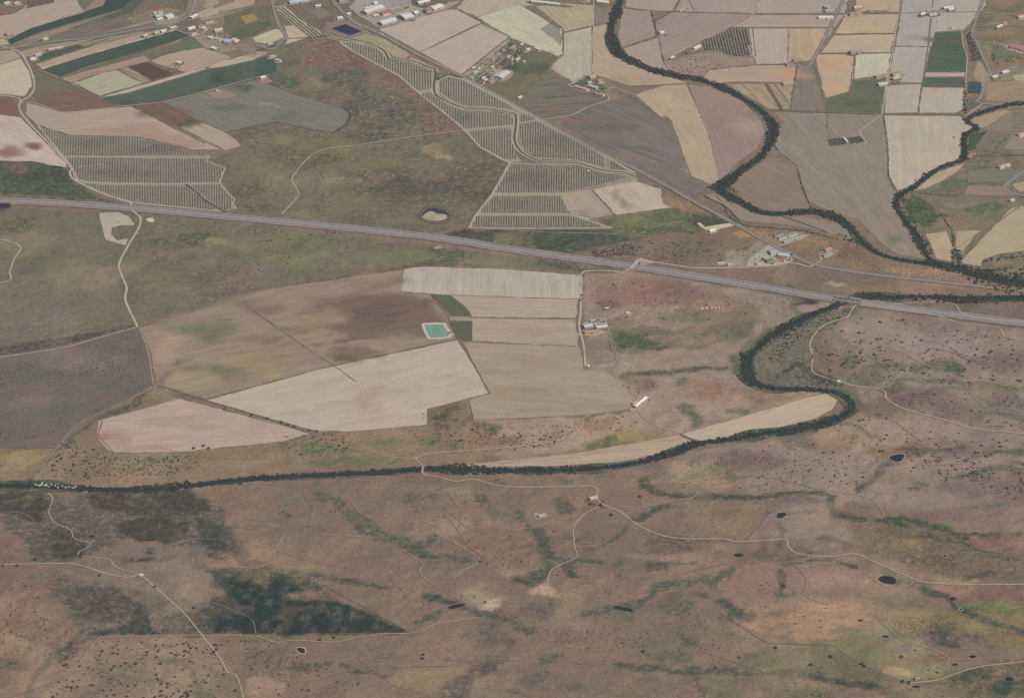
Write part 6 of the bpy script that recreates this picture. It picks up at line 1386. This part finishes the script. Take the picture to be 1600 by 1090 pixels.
YARDS = []
M_YARD = [mat_plain('trodden yard', c, .16, .3, .95) for c in ((164, 148, 130), (142, 126, 110), (150, 138, 124), (128, 114, 98), (112, 106, 88))]
W, PK, RD, GY, TL, CR = (206, 202, 195), (186, 158, 148), (164, 116, 106), (168, 162, 156), (160, 174, 172), (196, 180, 154)
WH = 'warehouse'
for a in (
    # industrial estate
    ('590.5,37.5 613.5,31 597,42', 'long pale green-grey warehouse at the lowest corner of the factory yard by the straight road', (196, 204, 198), WH, 6, None, 2),
    ('622,26.8 637,22.7 631.5,34', 'broad white warehouse in the lower row of the factory yard, beside the pale grey-green one', W, WH, 6, None, 3), ('641,21.5 647,19.3 650.5,26', 'small white shed with pinkish side between two larger warehouses of the lower row', (214, 200, 194), WH, 5),
    ('660,17 669,15 670,22.7', 'red roofed workshop in the lower factory row left of a white warehouse', RD, WH, 5.5), ('670,15 686,9.6 676.5,19.5', 'white warehouse at the right end of the lower factory row, beside the red roofed one', W, WH, 6, None, 2), ('565,20.6 592.8,11.7 573.5,24.8', 'largest white factory hall in the middle of the yard', W, WH, 7, None, 3),
    ('569,15.8 587,11 571,18.2', 'narrow white shed tight behind the largest white factory hall', W, WH, 5), ('580.4,6.2 586,4.8 586,10.3', 'small square white shed above the factory halls at the top edge', W, 'shed', 5), ('650.6,6.2 668.5,2 654.7,8.9', 'long white shed alone in the brown plot above the lower factory row', W, WH, 5),
    ('528,.7 539,-.5 533.6,5.2', 'pinkish red roof at the top edge beside the straight road', (186, 140, 130), 'house', 5), ('593.5,22.7 603.8,20 597,26.8', 'red roofed house between the largest factory hall and the lower row', RD, 'house', 4.5), ('606.5,18 630,13 608,20', 'long low red roofed building beside the sandy plot in the factory yard', RD, 'workshop', 4), ('583,25.4 591.4,24.8 584.5,27.5', 'small white hut below the largest factory hall', W, 'hut', 3.5),
    ('525.4,29.6 533.6,28.2 527.5,32.3', 'light grey farm shed just above the blue reservoir', (200, 198, 194), 'shed', 4), ('492,11 500.6,9.9 493,13', 'small white house left of the straight road above the blue reservoir', W, 'house', 4), ('451,5 482,.8 455,8', 'long pale blue roofed shed at the top edge left of the straight road', (160, 184, 194), WH, 5), ('540,24 546,22 541,26', 'tiny white roadside kiosk above the blue reservoir', W, 'hut', 3.5),
    ('831,3.5 876,8.3 831.5,6', 'very long narrow white shed above the olive field at the top', W, WH, 5), ('934,3 952,5 935,6.5', 'white shed beside the river belt at the top edge', W, WH, 5), ('912,1 920,2 913,3.6', 'small grey building left of the river belt at the top edge', GY, 'house', 4),
    # allotments
    ('772,122 785.5,112.5 781,127.6', 'pale ribbed greenhouse at the lower end of the allotments', (196, 196, 188), 'greenhouse', 4, None, 4), ('759.6,130.4 766.4,126.5 766.4,132.7', 'red roofed house between greenhouse and straight road', RD, 'house', 4.5), ('752,126 756,122.4 755,126.5', 'white cottage on the allotment nearest the straight road, next to an identical bright hut', W, 'house', 4), ('755.8,128.4 759,125.6 758,130', 'bright white hut just left of the red roofed allotment house', W, 'hut', 3.6),
    ('820.5,80.5 824.5,78 823,82', 'white cottage at the upper right end of the allotments', W, 'house', 4), ('838,77 845,79.5 838,79.5', 'white cottage in the brown plot right of the allotments', W, 'house', 4), ('808,155 813,152.5 810.5,156.5', 'small white shed by the straight road at the end of the dark field ditch', W, 'shed', 3.6), ('736.5,109 740,106.5 738.5,110', 'white hut on the left edge of the allotments', W, 'hut', 3.4), ('738,116 743.5,112 742,117', 'teal roofed shed on the lower left allotment', TL, 'shed', 3.4), ('745.5,109.5 749,108 746.5,111', 'white hut just above the teal roofed allotment shed', W, 'hut', 3.2),
    ('790,92 795,89 792,94', 'grey roofed shed in the middle of the allotments', GY, 'shed', 3.4), ('797,96 800,93.5 799,97', 'orange roofed hut in the middle of the allotments', (188, 136, 112), 'hut', 3.4), ('804,96.5 810,92.5 806.5,98', 'pale shed on the round sandy plot right of the allotments', (190, 182, 170), 'shed', 3.4), ('815,99 818.5,96.8 817,100.5', 'pinkish hut on the edge of the round sandy plot', PK, 'hut', 3.2), ('783,81.5 787,79 785,83', 'reddish hut at the top of the allotments', (170, 130, 114), 'hut', 3.2), ('765,108 769,105 767,109.5', 'cream hut on the pale middle allotment', CR, 'hut', 3.2), ('812,71.5 816,70 813,73', 'small white hut by the lane at the very top of the allotments', W, 'hut', 3.2),
    # hamlet and farms, upper left
    ('239.5,27 250,24.4 244,31', 'teal roofed barn north of the main road in the upper left hamlet', (150, 176, 174), 'barn', 5), ('243.5,33 252,30 246,35', 'small white shed below the teal roofed barn', W, 'shed', 4), ('255,28 265,24.4 258,33', 'grey-white barn right of the teal roofed barn', (190, 192, 186), 'barn', 5), ('244,20 251,18.5 247,23', 'red roofed house above the teal roofed barn', (188, 120, 112), 'house', 4.5), ('237,22.5 243,20.5 239,25', 'pale grey shed left of the red roofed house above the teal barn', GY, 'shed', 4),
    ('295.6,30 305,25 297.5,33', 'long white shed right beside the bend of the main road', W, 'shed', 4.5), ('222,58 228,55.5 224,60', 'cream house at the left end of the roadside row along the dark green strip', CR, 'house', 4), ('239,53.5 246,50.5 241,55.5', 'teal roofed house in the roadside row along the dark green strip', (152, 174, 170), 'house', 4), ('250,51 257,48.5 252,53', 'white house in the roadside row, between a teal and a cream roof', W, 'house', 4), ('264,46 273,43 266,48', 'cream roofed house at the right end of the roadside row', CR, 'house', 4),
    ('306,43.5 315,41 309,47', 'red roofed house in the middle of the hamlet', RD, 'house', 4.5), ('292,46.5 303,43.5 294,49', 'white house left of the red roof in the middle of the hamlet', W, 'house', 4), ('317,45.5 324,47.5 318,48', 'white house right of the red roof in the middle of the hamlet', W, 'house', 4), ('333,49.5 345,46.5 335,52.5', 'yellowish long house on the right side of the hamlet', CR, 'house', 4.5), ('339,61 347,63 340,64.5', 'pink house beside the lane south of the hamlet', PK, 'house', 4), ('329,59.5 336,61.5 329.5,63', 'pale blue roof beside the pink house south of the hamlet', (190, 198, 204), 'house', 4),
    ('353,64 363,65 354,69.5', 'blue roofed barn at the lane bend south of the hamlet', (150, 166, 196), 'barn', 5), ('367,62.5 374,65 370,69', 'cream house right of the blue roofed barn', CR, 'house', 4.5), ('333,75.5 340,77.5 334,79', 'white cottage with dark yard in the field below the hamlet', W, 'house', 4), ('279,98 284,99 280,101', 'tiny white hut in the pale field right of the red ploughed square', W, 'hut', 3.4), ('320,38 333,35.5 321,40', 'long pinkish house at the top of the hamlet', PK, 'house', 4), ('298,55 306,53.5 299,57', 'small grey house by the dark blue pool at the hamlet crossing', GY, 'house', 4),
    ('48,93.5 57,93 50,96.5', 'white farmhouse with walled yard beside the left white track', W, 'house', 4.2), ('53,88 62,85 55,90', 'reddish farm building just above the white farmhouse by the left track', PK, 'barn', 4.2), ('8,55 14,53.5 9,58', 'red roofed hut at the left edge where the track starts', (186, 128, 110), 'hut', 4), ('66,63 74,61 67,65', 'pale hut above the main road at the left', CR, 'hut', 3.6), ('75,79 98,75 76,80.5', 'row of low pale sheds under the main road at the left', (186, 170, 156), 'shed', 3.4), ('405,123 413,121 407,126', 'white house on the red yard beside the green field', W, 'house', 4.2), ('336,143 341,142 337,145', 'pinkish farm hut above the pale lane below the big green field', PK, 'hut', 3.8), ('420,90 428,88 421,92', 'grey farm shed left of the reddish hill', GY, 'shed', 3.8), ('417,70 424,68 418,72', 'pale farm roof by the small lane left of the narrow grove', GY, 'shed', 3.8), ('432,94 440,96 433,97', 'pale shed ruin at the corner of the green field and the hill', (176, 166, 154), 'shed', 3.4), ('4,8 12,5 6,11', 'pale shed in the top left corner', CR, 'shed', 4), ('20,7 28,5 22,10', 'pink roofed house in the top left corner', PK, 'house', 4), ('116,131 121,130 117,133', 'grey tank hut at the corner of the pale green field', GY, 'hut', 3),
    # villa and farms between the rivers
    ('917,122 926,119 921,126', 'pink roofed house at the top of the walled villa grounds', (180, 140, 132), 'house', 5), ('930,128 938,126 933,132', 'red roofed house on the right of the walled villa grounds', (168, 124, 112), 'house', 5), ('922,135 935,138 923,139', 'grey roofed barn in the middle of the villa grounds', GY, 'barn', 4.5), ('900,136 920,142 899,138.4', 'long low pinkish wing on the lower wall of the villa grounds', PK, 'house', 4), ('932,147 945,150 932,150', 'reddish outbuilding at the lower right corner of the villa grounds', (160, 130, 116), 'house', 4), ('916,130 922,129 917,134', 'teal roofed pool house in the villa garden', TL, 'house', 3.6),
    ('1029,52 1036,51 1030,55', 'white cottage among dark trees, the lone farm in the pink fields', W, 'house', 4), ('1082,78 1092,73 1084,80', 'white farm building left of the dark grove in the pink fields', W, 'barn', 4.5), ('1060,19 1070,14 1062,20', 'small grey hut by the track among the upper pink fields', GY, 'hut', 3.6), ('1046,93 1052,90 1047,95', 'small white hut at the track corner of the sparse grove', W, 'hut', 3.4),
    # chessboard farms
    ('1278,28.5 1301,28 1278,31.5', 'long bright white shed below the avenue farm', W, 'shed', 4.5), ('1288,18 1302,17 1289,21', 'grey roofed barn of the avenue farm above the long white shed', GY, 'barn', 4.5), ('1292,11 1299,13 1290,15', 'small slanting grey barn at the tip of the avenue farm', GY, 'barn', 4.5), ('1333,13 1345,12 1334,16', 'cream farmhouse right of the avenue above the crossing', CR, 'house', 4.5), ('1326,23.5 1345,22 1327,26.5', 'brown roofed barn right of the avenue below the crossing', (150, 130, 116), 'barn', 4.5), ('1357,18 1380,17 1358,20', 'long dull brown shed along the chessboard lane', (158, 142, 126), 'shed', 4),
    ('1436,25 1444,22 1438,27', 'white roofed shed at the left end of the double farm on the lane', W, 'shed', 4.5), ('1446,19 1465,16 1447,21', 'long brown roofed barn at the upper side of the double farm on the lane', (160, 144, 130), 'barn', 4.5), ('1450,24 1462,22.5 1451,26.5', 'grey roofed barn at the lower side of the double farm on the lane', GY, 'barn', 4.5), ('1473,14 1487,12.5 1474,16.5', 'white roofed barn with a flat pale front, upper right of the double farm', W, 'barn', 4.5), ('1480,17 1488,15 1481,19.5', 'small white shed just under the right-hand white barn of the lane', W, 'shed', 4),
    ('1238,96 1248,94 1239,98', 'brown farmhouse at the foot of the avenue', (150, 132, 118), 'house', 4.5), ('1228,102 1238,101 1229,104.5', 'purplish grey barn just below the avenue foot', (140, 126, 124), 'barn', 4), ('1326,83 1343,80 1327,87', 'dark grey roofed old farm above the pale striped square', (142, 132, 124), 'house', 4.5), ('1366,122 1386,117 1367,125', 'brown roofed barn left of the roadside farm cluster', (146, 126, 108), 'barn', 4.5), ('1391,118 1403,115 1393,122', 'reddish roofed farmhouse right of the white lane in the roadside cluster', (170, 128, 110), 'house', 4.5), ('1370,133 1384,131 1371,137', 'pale grey barns at the lower end of the roadside cluster', (184, 180, 176), 'barn', 4.5), ('1393,124.5 1404,122 1394,127', 'cream shed on the lower right of the roadside cluster', CR, 'shed', 4), ('1222,132 1238,130 1223,135', 'ochre farm at the edge of the striped field below the orange one', (176, 150, 124), 'house', 4.2),
    ('1317,218 1322,224 1320,217.6', 'narrow white roofed house across the middle of the walled orchard', W, 'house', 4.2),
    # right edge
    ('1577,77 1606,84 1581,72', 'large red-pink roofed hall at the right edge', (178, 116, 116), WH, 6), ('1555,45 1564,41 1557,47', 'white house with orange annexe on the upper right hillside', W, 'house', 4.4), ('1564,39 1569,37 1566,42', 'orange roofed annexe beside the white hillside house', (200, 130, 106), 'house', 4.2), ('1588,28 1602,26 1589,32', 'pinkish farm at the right edge below the upper lane', (196, 160, 150), 'house', 4.4), ('1563,115 1573,112 1565,118', 'pale grey shed right of the upper right crossroads', (200, 198, 196), 'shed', 4.2), ('1588,212 1600,209 1590,216', 'pink roofed house on the smallholding at the right edge', (190, 136, 130), 'house', 4.4), ('1559,263 1575,258 1561,266', 'long grey building on the green land at the right edge', GY, 'barn', 4.4), ('1577,315 1583,313 1578,317', 'small cream house at the corner of the diagonal grove', CR, 'house', 4), ('1548,122 1556,120 1549,125', 'white hut just below the upper right crossroads', W, 'hut', 4), ('1484,45 1492,43 1485,47', 'pale well house in the grey field', GY, 'hut', 3),
    # central farm
    ('910,511 923,508 911,516', 'blue-grey flat roofed barn beside the white track at the central farm', (176, 184, 190), 'barn', 4.5), ('931,513 948,510.5 932,515.5', 'white yard building right of the blue-grey barn', W, 'house', 4.2), ('912,520 934,518 913,524', 'long dull red roofed stable at the lower side of the central farm', (166, 126, 112), 'stable', 4.4), ('921,503 928,501 922,505', 'grey hut at the upper left of the central farm', GY, 'hut', 3.8), ('935,500.5 948,499 936,503', 'reddish brown roofed house at the top right of the central farm', (160, 130, 120), 'house', 4.2), ('945,482.5 951,482 945,484', 'pale trough shelter in the pasture above the central farm', (196, 190, 184), 'shelter', 2.6), ('978,490 983,489.5 978,492', 'tiny white hut alone in the pasture right of the central farm', W, 'hut', 3), ('915.5,573 919,572 916,577', 'white pump house at the corner where the field track turns', W, 'hut', 3.6),
    ('990,637.5 1007.5,623 993,640', 'long bright white barn standing alone beside the field track', (228, 228, 226), 'barn', 4.8), ('987,633 993,629 988.5,635', 'small pink annexe on the left of the long white barn', (190, 152, 140), 'annexe', 3.4), ('701,520 704,519.5 702,522.5', 'small blue-grey pump house beside the green reservoir', (130, 146, 156), 'hut', 3),
    # works by the road
    ('1201,393.5 1213,392.5 1204,400', 'teal roofed hall at the roadside works', (142, 164, 166), WH, 5), ('1217,397 1234,399 1217,402', 'light teal shed right of the teal hall', (172, 180, 174), 'shed', 4), ('1196,409 1205,407 1198,412', 'dark roofed office below the teal hall', (110, 116, 112), 'house', 4), ('1181,413 1192,412 1182,415', 'pink roofed house on the lower side of the works', (190, 150, 136), 'house', 4), ('1136,414 1143,413 1137,416.5', 'small blue roofed shed on the overpass track left of the works', (140, 168, 186), 'shed', 3.6), ('1120,413 1132,411.5 1121,415', 'long pale hut left of the small blue shed', (186, 178, 168), 'hut', 3.4), ('1192,406 1198,409 1194,404', 'cream silo house left of the dark roofed office', CR, 'house', 5),
    ('1208,369.5 1222,365 1210,371.5', 'shortest and uppermost of the three long dark sheds on the ochre ground', (122, 110, 112), 'shed', 4), ('1215,374.5 1243,365.5 1217,376.5', 'middle one of the three long dark sheds on the ochre ground', (120, 108, 112), 'shed', 4), ('1223,380 1256,369 1224.5,382', 'longest, grey-blue roofed lowest of the three long sheds on the ochre ground', (142, 145, 150), 'shed', 4), ('1284,401 1296,396.5 1286,404', 'grey roofed ranch house right of the straight road', (150, 146, 142), 'house', 4.4), ('1287,392 1296,389 1289,395', 'orange roofed barn above the grey ranch house', (184, 136, 112), 'barn', 4), ('1106,362 1115,359.5 1110,365', 'white slab roofed store on the bare pale site below the hedge', (216, 206, 194), 'store', 4),
    # south
    ('920,780 931,777 922,783', 'pale pink roofed farmhouse south of the river', (200, 166, 150), 'house', 4.2), ('841,808 850,804.5 843,809.5', 'pale blue-grey roofed sheep shed on the pasture south of the river', (172, 172, 182), 'shed', 3.6), ('833,804.5 840,803.5 834,806.5', 'small grey shelter left of the blue-grey sheep shed', (150, 146, 144), 'shelter', 3), ('218,899 224,898.5 219,901', 'small white ruin where the pale tracks meet in the lower left', W, 'hut', 3), ('1307,597 1312,596.5 1308,599', 'white hut beside the track at the outer side of the river bend', W, 'hut', 3.4), ('1429,1061 1437,1059.5 1430,1062.5', 'pinkish low byre at the end of the white road in the lower right', (176, 140, 132), 'shed', 3),
):
    house(*a)

bx0 = bmesh.new(); box_bm(bx0, -1, 1, -.7, .7, 0, 1.6, True); bx1 = bpy.data.meshes.new('wall'); bx0.to_mesh(bx1); bx0.free()
bx0 = bmesh.new()
for sx in (-1, 1): bx0.faces.new([bx0.verts.new(q) for q in ((-1.1, -.8 * sx, 1.62), (1.1, -.8 * sx, 1.62), (1.1, 0, 2.05), (-1.1, 0, 2.05))])
SR = []
for c in ((196, 186, 172), (150, 136, 124), (172, 160, 150), (160, 128, 114), (178, 180, 176)):
    m = bpy.data.meshes.new('roof'); bx0.to_mesh(m); m.materials.append(roofmat(c)); SR.append(m)
bx0.free(); bx1.materials.append(M_WALL[1])
for poly, n, lab in SHED:
    for x, y, r, hf, a, py, px in scatter_px(poly, n, (1.4, 2.6, 1.9), 0):
        o = bpy.data.objects.new('garden_shed', None); COL.objects.link(o); o.location = (x, y, .8); o.scale = (r, r, 1.25); o.rotation_euler = (0, 0, .55 + random.choice((0, math.pi / 2)) + random.uniform(-.1, .1))
        tag(o, lab, 'shed', 'small sheds and containers'); link('wall', bx1, None, o); link('roof', random.choice(SR), None, o)

# row of six small white shelters in the pasture
sh0 = None
for i, (x, y) in enumerate(((1097, 482.5), (1104.5, 482.5), (1112, 482), (1118, 481.5), (1124, 481.2), (1129, 481))):
    if sh0 is None:
        sh0 = bpy.data.objects.new('calf_shelter', None); COL.objects.link(sh0)
        bm = bmesh.new(); box_bm(bm, -1.9, 1.9, -1.5, 1.5, 0, 1.7, False); bm_obj('wall', bm, M_WALL[0], sh0)
        bm = bmesh.new()
        for sx in (-1, 1):
            q = [bm.verts.new(p) for p in ((-2.1 * sx, -1.7, 1.72), (-2.1 * sx, 1.7, 1.72), (0, 1.7, 2.6), (0, -1.7, 2.6))]; bm.faces.new(q)
        bm_obj('roof', bm, roofmat((226, 222, 214)), sh0); r = sh0
    else:
        r = sh0.copy(); COL.objects.link(r)
        for ch in sh0.children: c = ch.copy(); COL.objects.link(c); c.parent = r
    g = G(x, y); s = 1 - .07 * i; r.location = (g[0], g[1], 0); r.scale = (s, s, s); r.rotation_euler = (0, 0, .4)
    tag(r, ('leftmost and brightest', 'second from the left', 'third from the left', 'third from the right', 'second from the right', 'rightmost and faintest')[i] + ' of the six small white shelters in a line below the motorway', 'shelter', 'six white shelters in the pasture')

# pale boulders in the rapids
rk = []
for i in range(3):
    V, Fc = ICO2
    rk.append(mesh_np('boulder', V * (1 + .25 * RNG.uniform(-1, 1, (len(V), 1))) * (1, .7, .45), Fc)); rk[-1].materials.append(mat_plain('pale granite', (172, 162, 150), .12, .8, .9))
for i, (x, y) in enumerate(((56, 757), (62, 758.5), (66, 756), (71, 758), (75, 760), (80, 757), (86, 759), (92, 758), (97, 760), (102, 761.5), (108, 761), (113, 762.5), (118, 761), (90, 762), (69, 754))):
    o = link('boulder', rk[i % 3]); g = G(x, y); s = random.uniform(2.0, 4.4); o.location = (g[0], g[1], .8); o.scale = (s * 1.4, s, s); o.rotation_euler = (0, 0, random.uniform(0, 6))
    tag(o, 'pale boulder in the rapids of the lower river near the left edge', 'boulder', 'pale boulders in the rapids')

# ------------------------------------------------------------------ bridges
M_CONC = mat_plain('bridge concrete', (176, 168, 158), .08, .4, .85)


def slab(bm, p, q, w, z0, z1, off=0.0):
    p, q = np.array(p), np.array(q); t = (q - p) / np.hypot(*(q - p)); nn = np.array([-t[1], t[0]])
    v = [bm.verts.new((*(c + nn * (off + s * w / 2)), z)) for z in (z0, z1) for c, s in ((p, 1), (p, -1), (q, -1), (q, 1))]
    for f in ((0, 1, 2, 3), (7, 6, 5, 4), (0, 4, 5, 1), (1, 5, 6, 2), (2, 6, 7, 3), (3, 7, 4, 0)): bm.faces.new([v[i] for i in f])


def bridge(a, b, w, z, label, decks=(0,), piers=2, mat=None, name='bridge'):
    p, q = np.array(G(*a)), np.array(G(*b)); t = (q - p) / np.hypot(*(q - p)); nn = np.array([-t[1], t[0]])
    o = bpy.data.objects.new(name, None); COL.objects.link(o); tag(o, label, 'bridge')
    for d in decks:
        bm = bmesh.new(); slab(bm, p, q, w, z - .9, z, d); bm_obj('deck', bm, mat or M_CONC, o)
        for s in (-1, 1):
            bm = bmesh.new(); slab(bm, p, q, .35, z, z + .95, d + s * (w / 2 - .18)); bm_obj('parapet', bm, M_CONC, o)
        for k in range(piers):
            c = p + (q - p) * (k + 1) / (piers + 1) + nn * d
            bm = bmesh.new(); slab(bm, c - t * .6, c + t * .6, w * .6, -.2, z - .9); bm_obj('pier', bm, M_CONC, o)
    return o


bridge((1303, 466.2), (1346, 473.2), 9, 3.0, 'twin concrete motorway bridge across the tree-lined river', (7.4, -7.4), 2, M_MOTOR)
bridge((985.5, 424.2), (999.5, 409.8), 7, 8.0, 'narrow pale overpass carrying the earth track over the motorway', (0,), 3, M_TRACK)
M_EMB = mat_plain('embankment earth', (140, 122, 104), .12, .2, .95)
for a, b in (((985.5, 424.2), (968, 428)), ((999.5, 409.8), (1020, 410))):
    p, q = np.array(G(*a)), np.array(G(*b)); t = (q - p) / np.hypot(*(q - p)); nn = np.array([-t[1], t[0]])
    V, Fc = [], []
    for k in range(9):
        c = p + (q - p) * k / 8; z = 7.9 * (1 - k / 8) ** 1.3 + .93
        for o_, zz in ((-5.0 - z * 1.1, .5), (-3.6, z), (3.6, z), (5.0 + z * 1.1, .5)): V.append((*(c + nn * o_), zz))
        if k:
            j = (k - 1) * 4
            for i in range(3): Fc.append((j + i, j + i + 1, j + i + 5, j + i + 4))
    tag(link('embankment_ground', mesh_np('embankment_ground', V, Fc), M_EMB), kind='structure')
    tag(link('track', mesh_np('track', [(*(p + (q - p) * k / 8 + nn * s * 3), 7.9 * (1 - k / 8) ** 1.3 + 1.0) for k in range(9) for s in (-1, 1)], [(2 * k, 2 * k + 1, 2 * k + 3, 2 * k + 2) for k in range(8)]), M_TRACK), kind='structure')
bridge((661, 730), (660, 739.5), 4.2, 2.2, 'small pale ford bridge on the track across the lower river', (0,), 1, M_TRACK)

# ------------------------------------------------------------------ the one van on the straight road
def van(px, py, d, label):
    g = G(px, py); a = img_angle(d)
    o = bpy.data.objects.new('delivery_van', None); COL.objects.link(o); o.location = (g[0], g[1], .95); o.rotation_euler = (0, 0, a); tag(o, label, 'van')
    white = roofmat((228, 228, 226)); bm = bmesh.new()
    prof = ((-2.7, .4), (2.75, .4), (2.8, 1.0), (2.2, 1.35), (1.5, 2.25), (1.2, 2.45), (-2.6, 2.45), (-2.75, 2.2))
    S = [[bm.verts.new((x, y, z)) for x, z in prof] for y in (-1, 1)]
    for i in range(8): bm.faces.new([S[0][i], S[0][(i + 1) % 8], S[1][(i + 1) % 8], S[1][i]])
    bm.faces.new(S[0]); bm.faces.new(S[1][::-1]); b = bm_obj('body', bm, white, o)
    bm = bmesh.new(); bm.faces.new([bm.verts.new(p) for p in ((2.19, -.85, 1.42), (2.19, .85, 1.42), (1.56, .85, 2.24), (1.56, -.85, 2.24))]); bm_obj('windscreen', bm, M_GLASS, o)
    tyre = mat_plain('tyre rubber', (50, 50, 52), .05, 2)
    for x in (-1.7, 1.8):
        for y in (-.92, .92):
            bm = bmesh.new(); bmesh.ops.create_cone(bm, cap_ends=True, segments=12, radius1=.38, radius2=.38, depth=.24); bmesh.ops.rotate(bm, verts=bm.verts, matrix=__import__('mathutils').Matrix.Rotation(math.pi / 2, 3, 'X')); bmesh.ops.translate(bm, verts=bm.verts, vec=(x, y, .38)); bm_obj('wheel', bm, tyre, o)


van(597, 55.2, '600,56 625,70', 'white delivery van driving on the straight road beside the blue reservoir')

# ------------------------------------------------------------------ light and air
EL, AZ = math.radians(47), math.atan2(0.80, -0.60)      # azimuth from +Y towards +X
sd = Vector((math.sin(AZ) * math.cos(EL), math.cos(AZ) * math.cos(EL), math.sin(EL)))
sun_d = bpy.data.lights.new('sun', 'SUN'); sun = bpy.data.objects.new('sun', sun_d); COL.objects.link(sun)
sun_d.energy = 3.6; sun_d.angle = math.radians(0.55); sun_d.color = (1.0, 0.955, 0.89)
sun.rotation_euler = sd.to_track_quat('Z', 'Y').to_euler(); sun.location = (3000, -2500, 4000)
w = bpy.data.worlds.new('World'); sc.world = w; w.use_nodes = True
nt = w.node_tree
sky = nt.nodes.new('ShaderNodeTexSky'); sky.sky_type = 'NISHITA'; sky.sun_disc = False; sky.sun_elevation = EL; sky.sun_rotation = AZ
nt.links.new(sky.outputs[0], nt.nodes['Background'].inputs[0]); nt.nodes['Background'].inputs[1].default_value = 0.09

HAZE = 1.2e-5
if HAZE:
    bm = bmesh.new(); box_bm(bm, -7300, 7300, -6800, 9300, -1.0, CAM[2] + 25)
    me = bpy.data.meshes.new('haze'); bmesh.ops.recalc_face_normals(bm, faces=bm.faces); bm.to_mesh(me); bm.free()
    mh = bpy.data.materials.new('haze'); mh.use_nodes = True; t = mh.node_tree; t.nodes.clear()
    v = t.nodes.new('ShaderNodeVolumePrincipled'); v.inputs['Color'].default_value = (.80, .88, 1, 1); v.inputs['Density'].default_value = HAZE; v.inputs['Anisotropy'].default_value = 0.0
    o = t.nodes.new('ShaderNodeOutputMaterial'); t.links.new(v.outputs[0], o.inputs['Volume'])
    tag(link('haze', me, mh), kind='stuff')

sc.view_settings.view_transform = 'Standard'; sc.view_settings.look = 'None'; sc.view_settings.exposure = 0; sc.view_settings.gamma = 1
sc.cycles.max_bounces = 4; sc.cycles.diffuse_bounces = 2; sc.cycles.glossy_bounces = 2; sc.cycles.volume_bounces = 1
sc.cycles.use_denoising = False
sc.cycles.use_adaptive_sampling = False
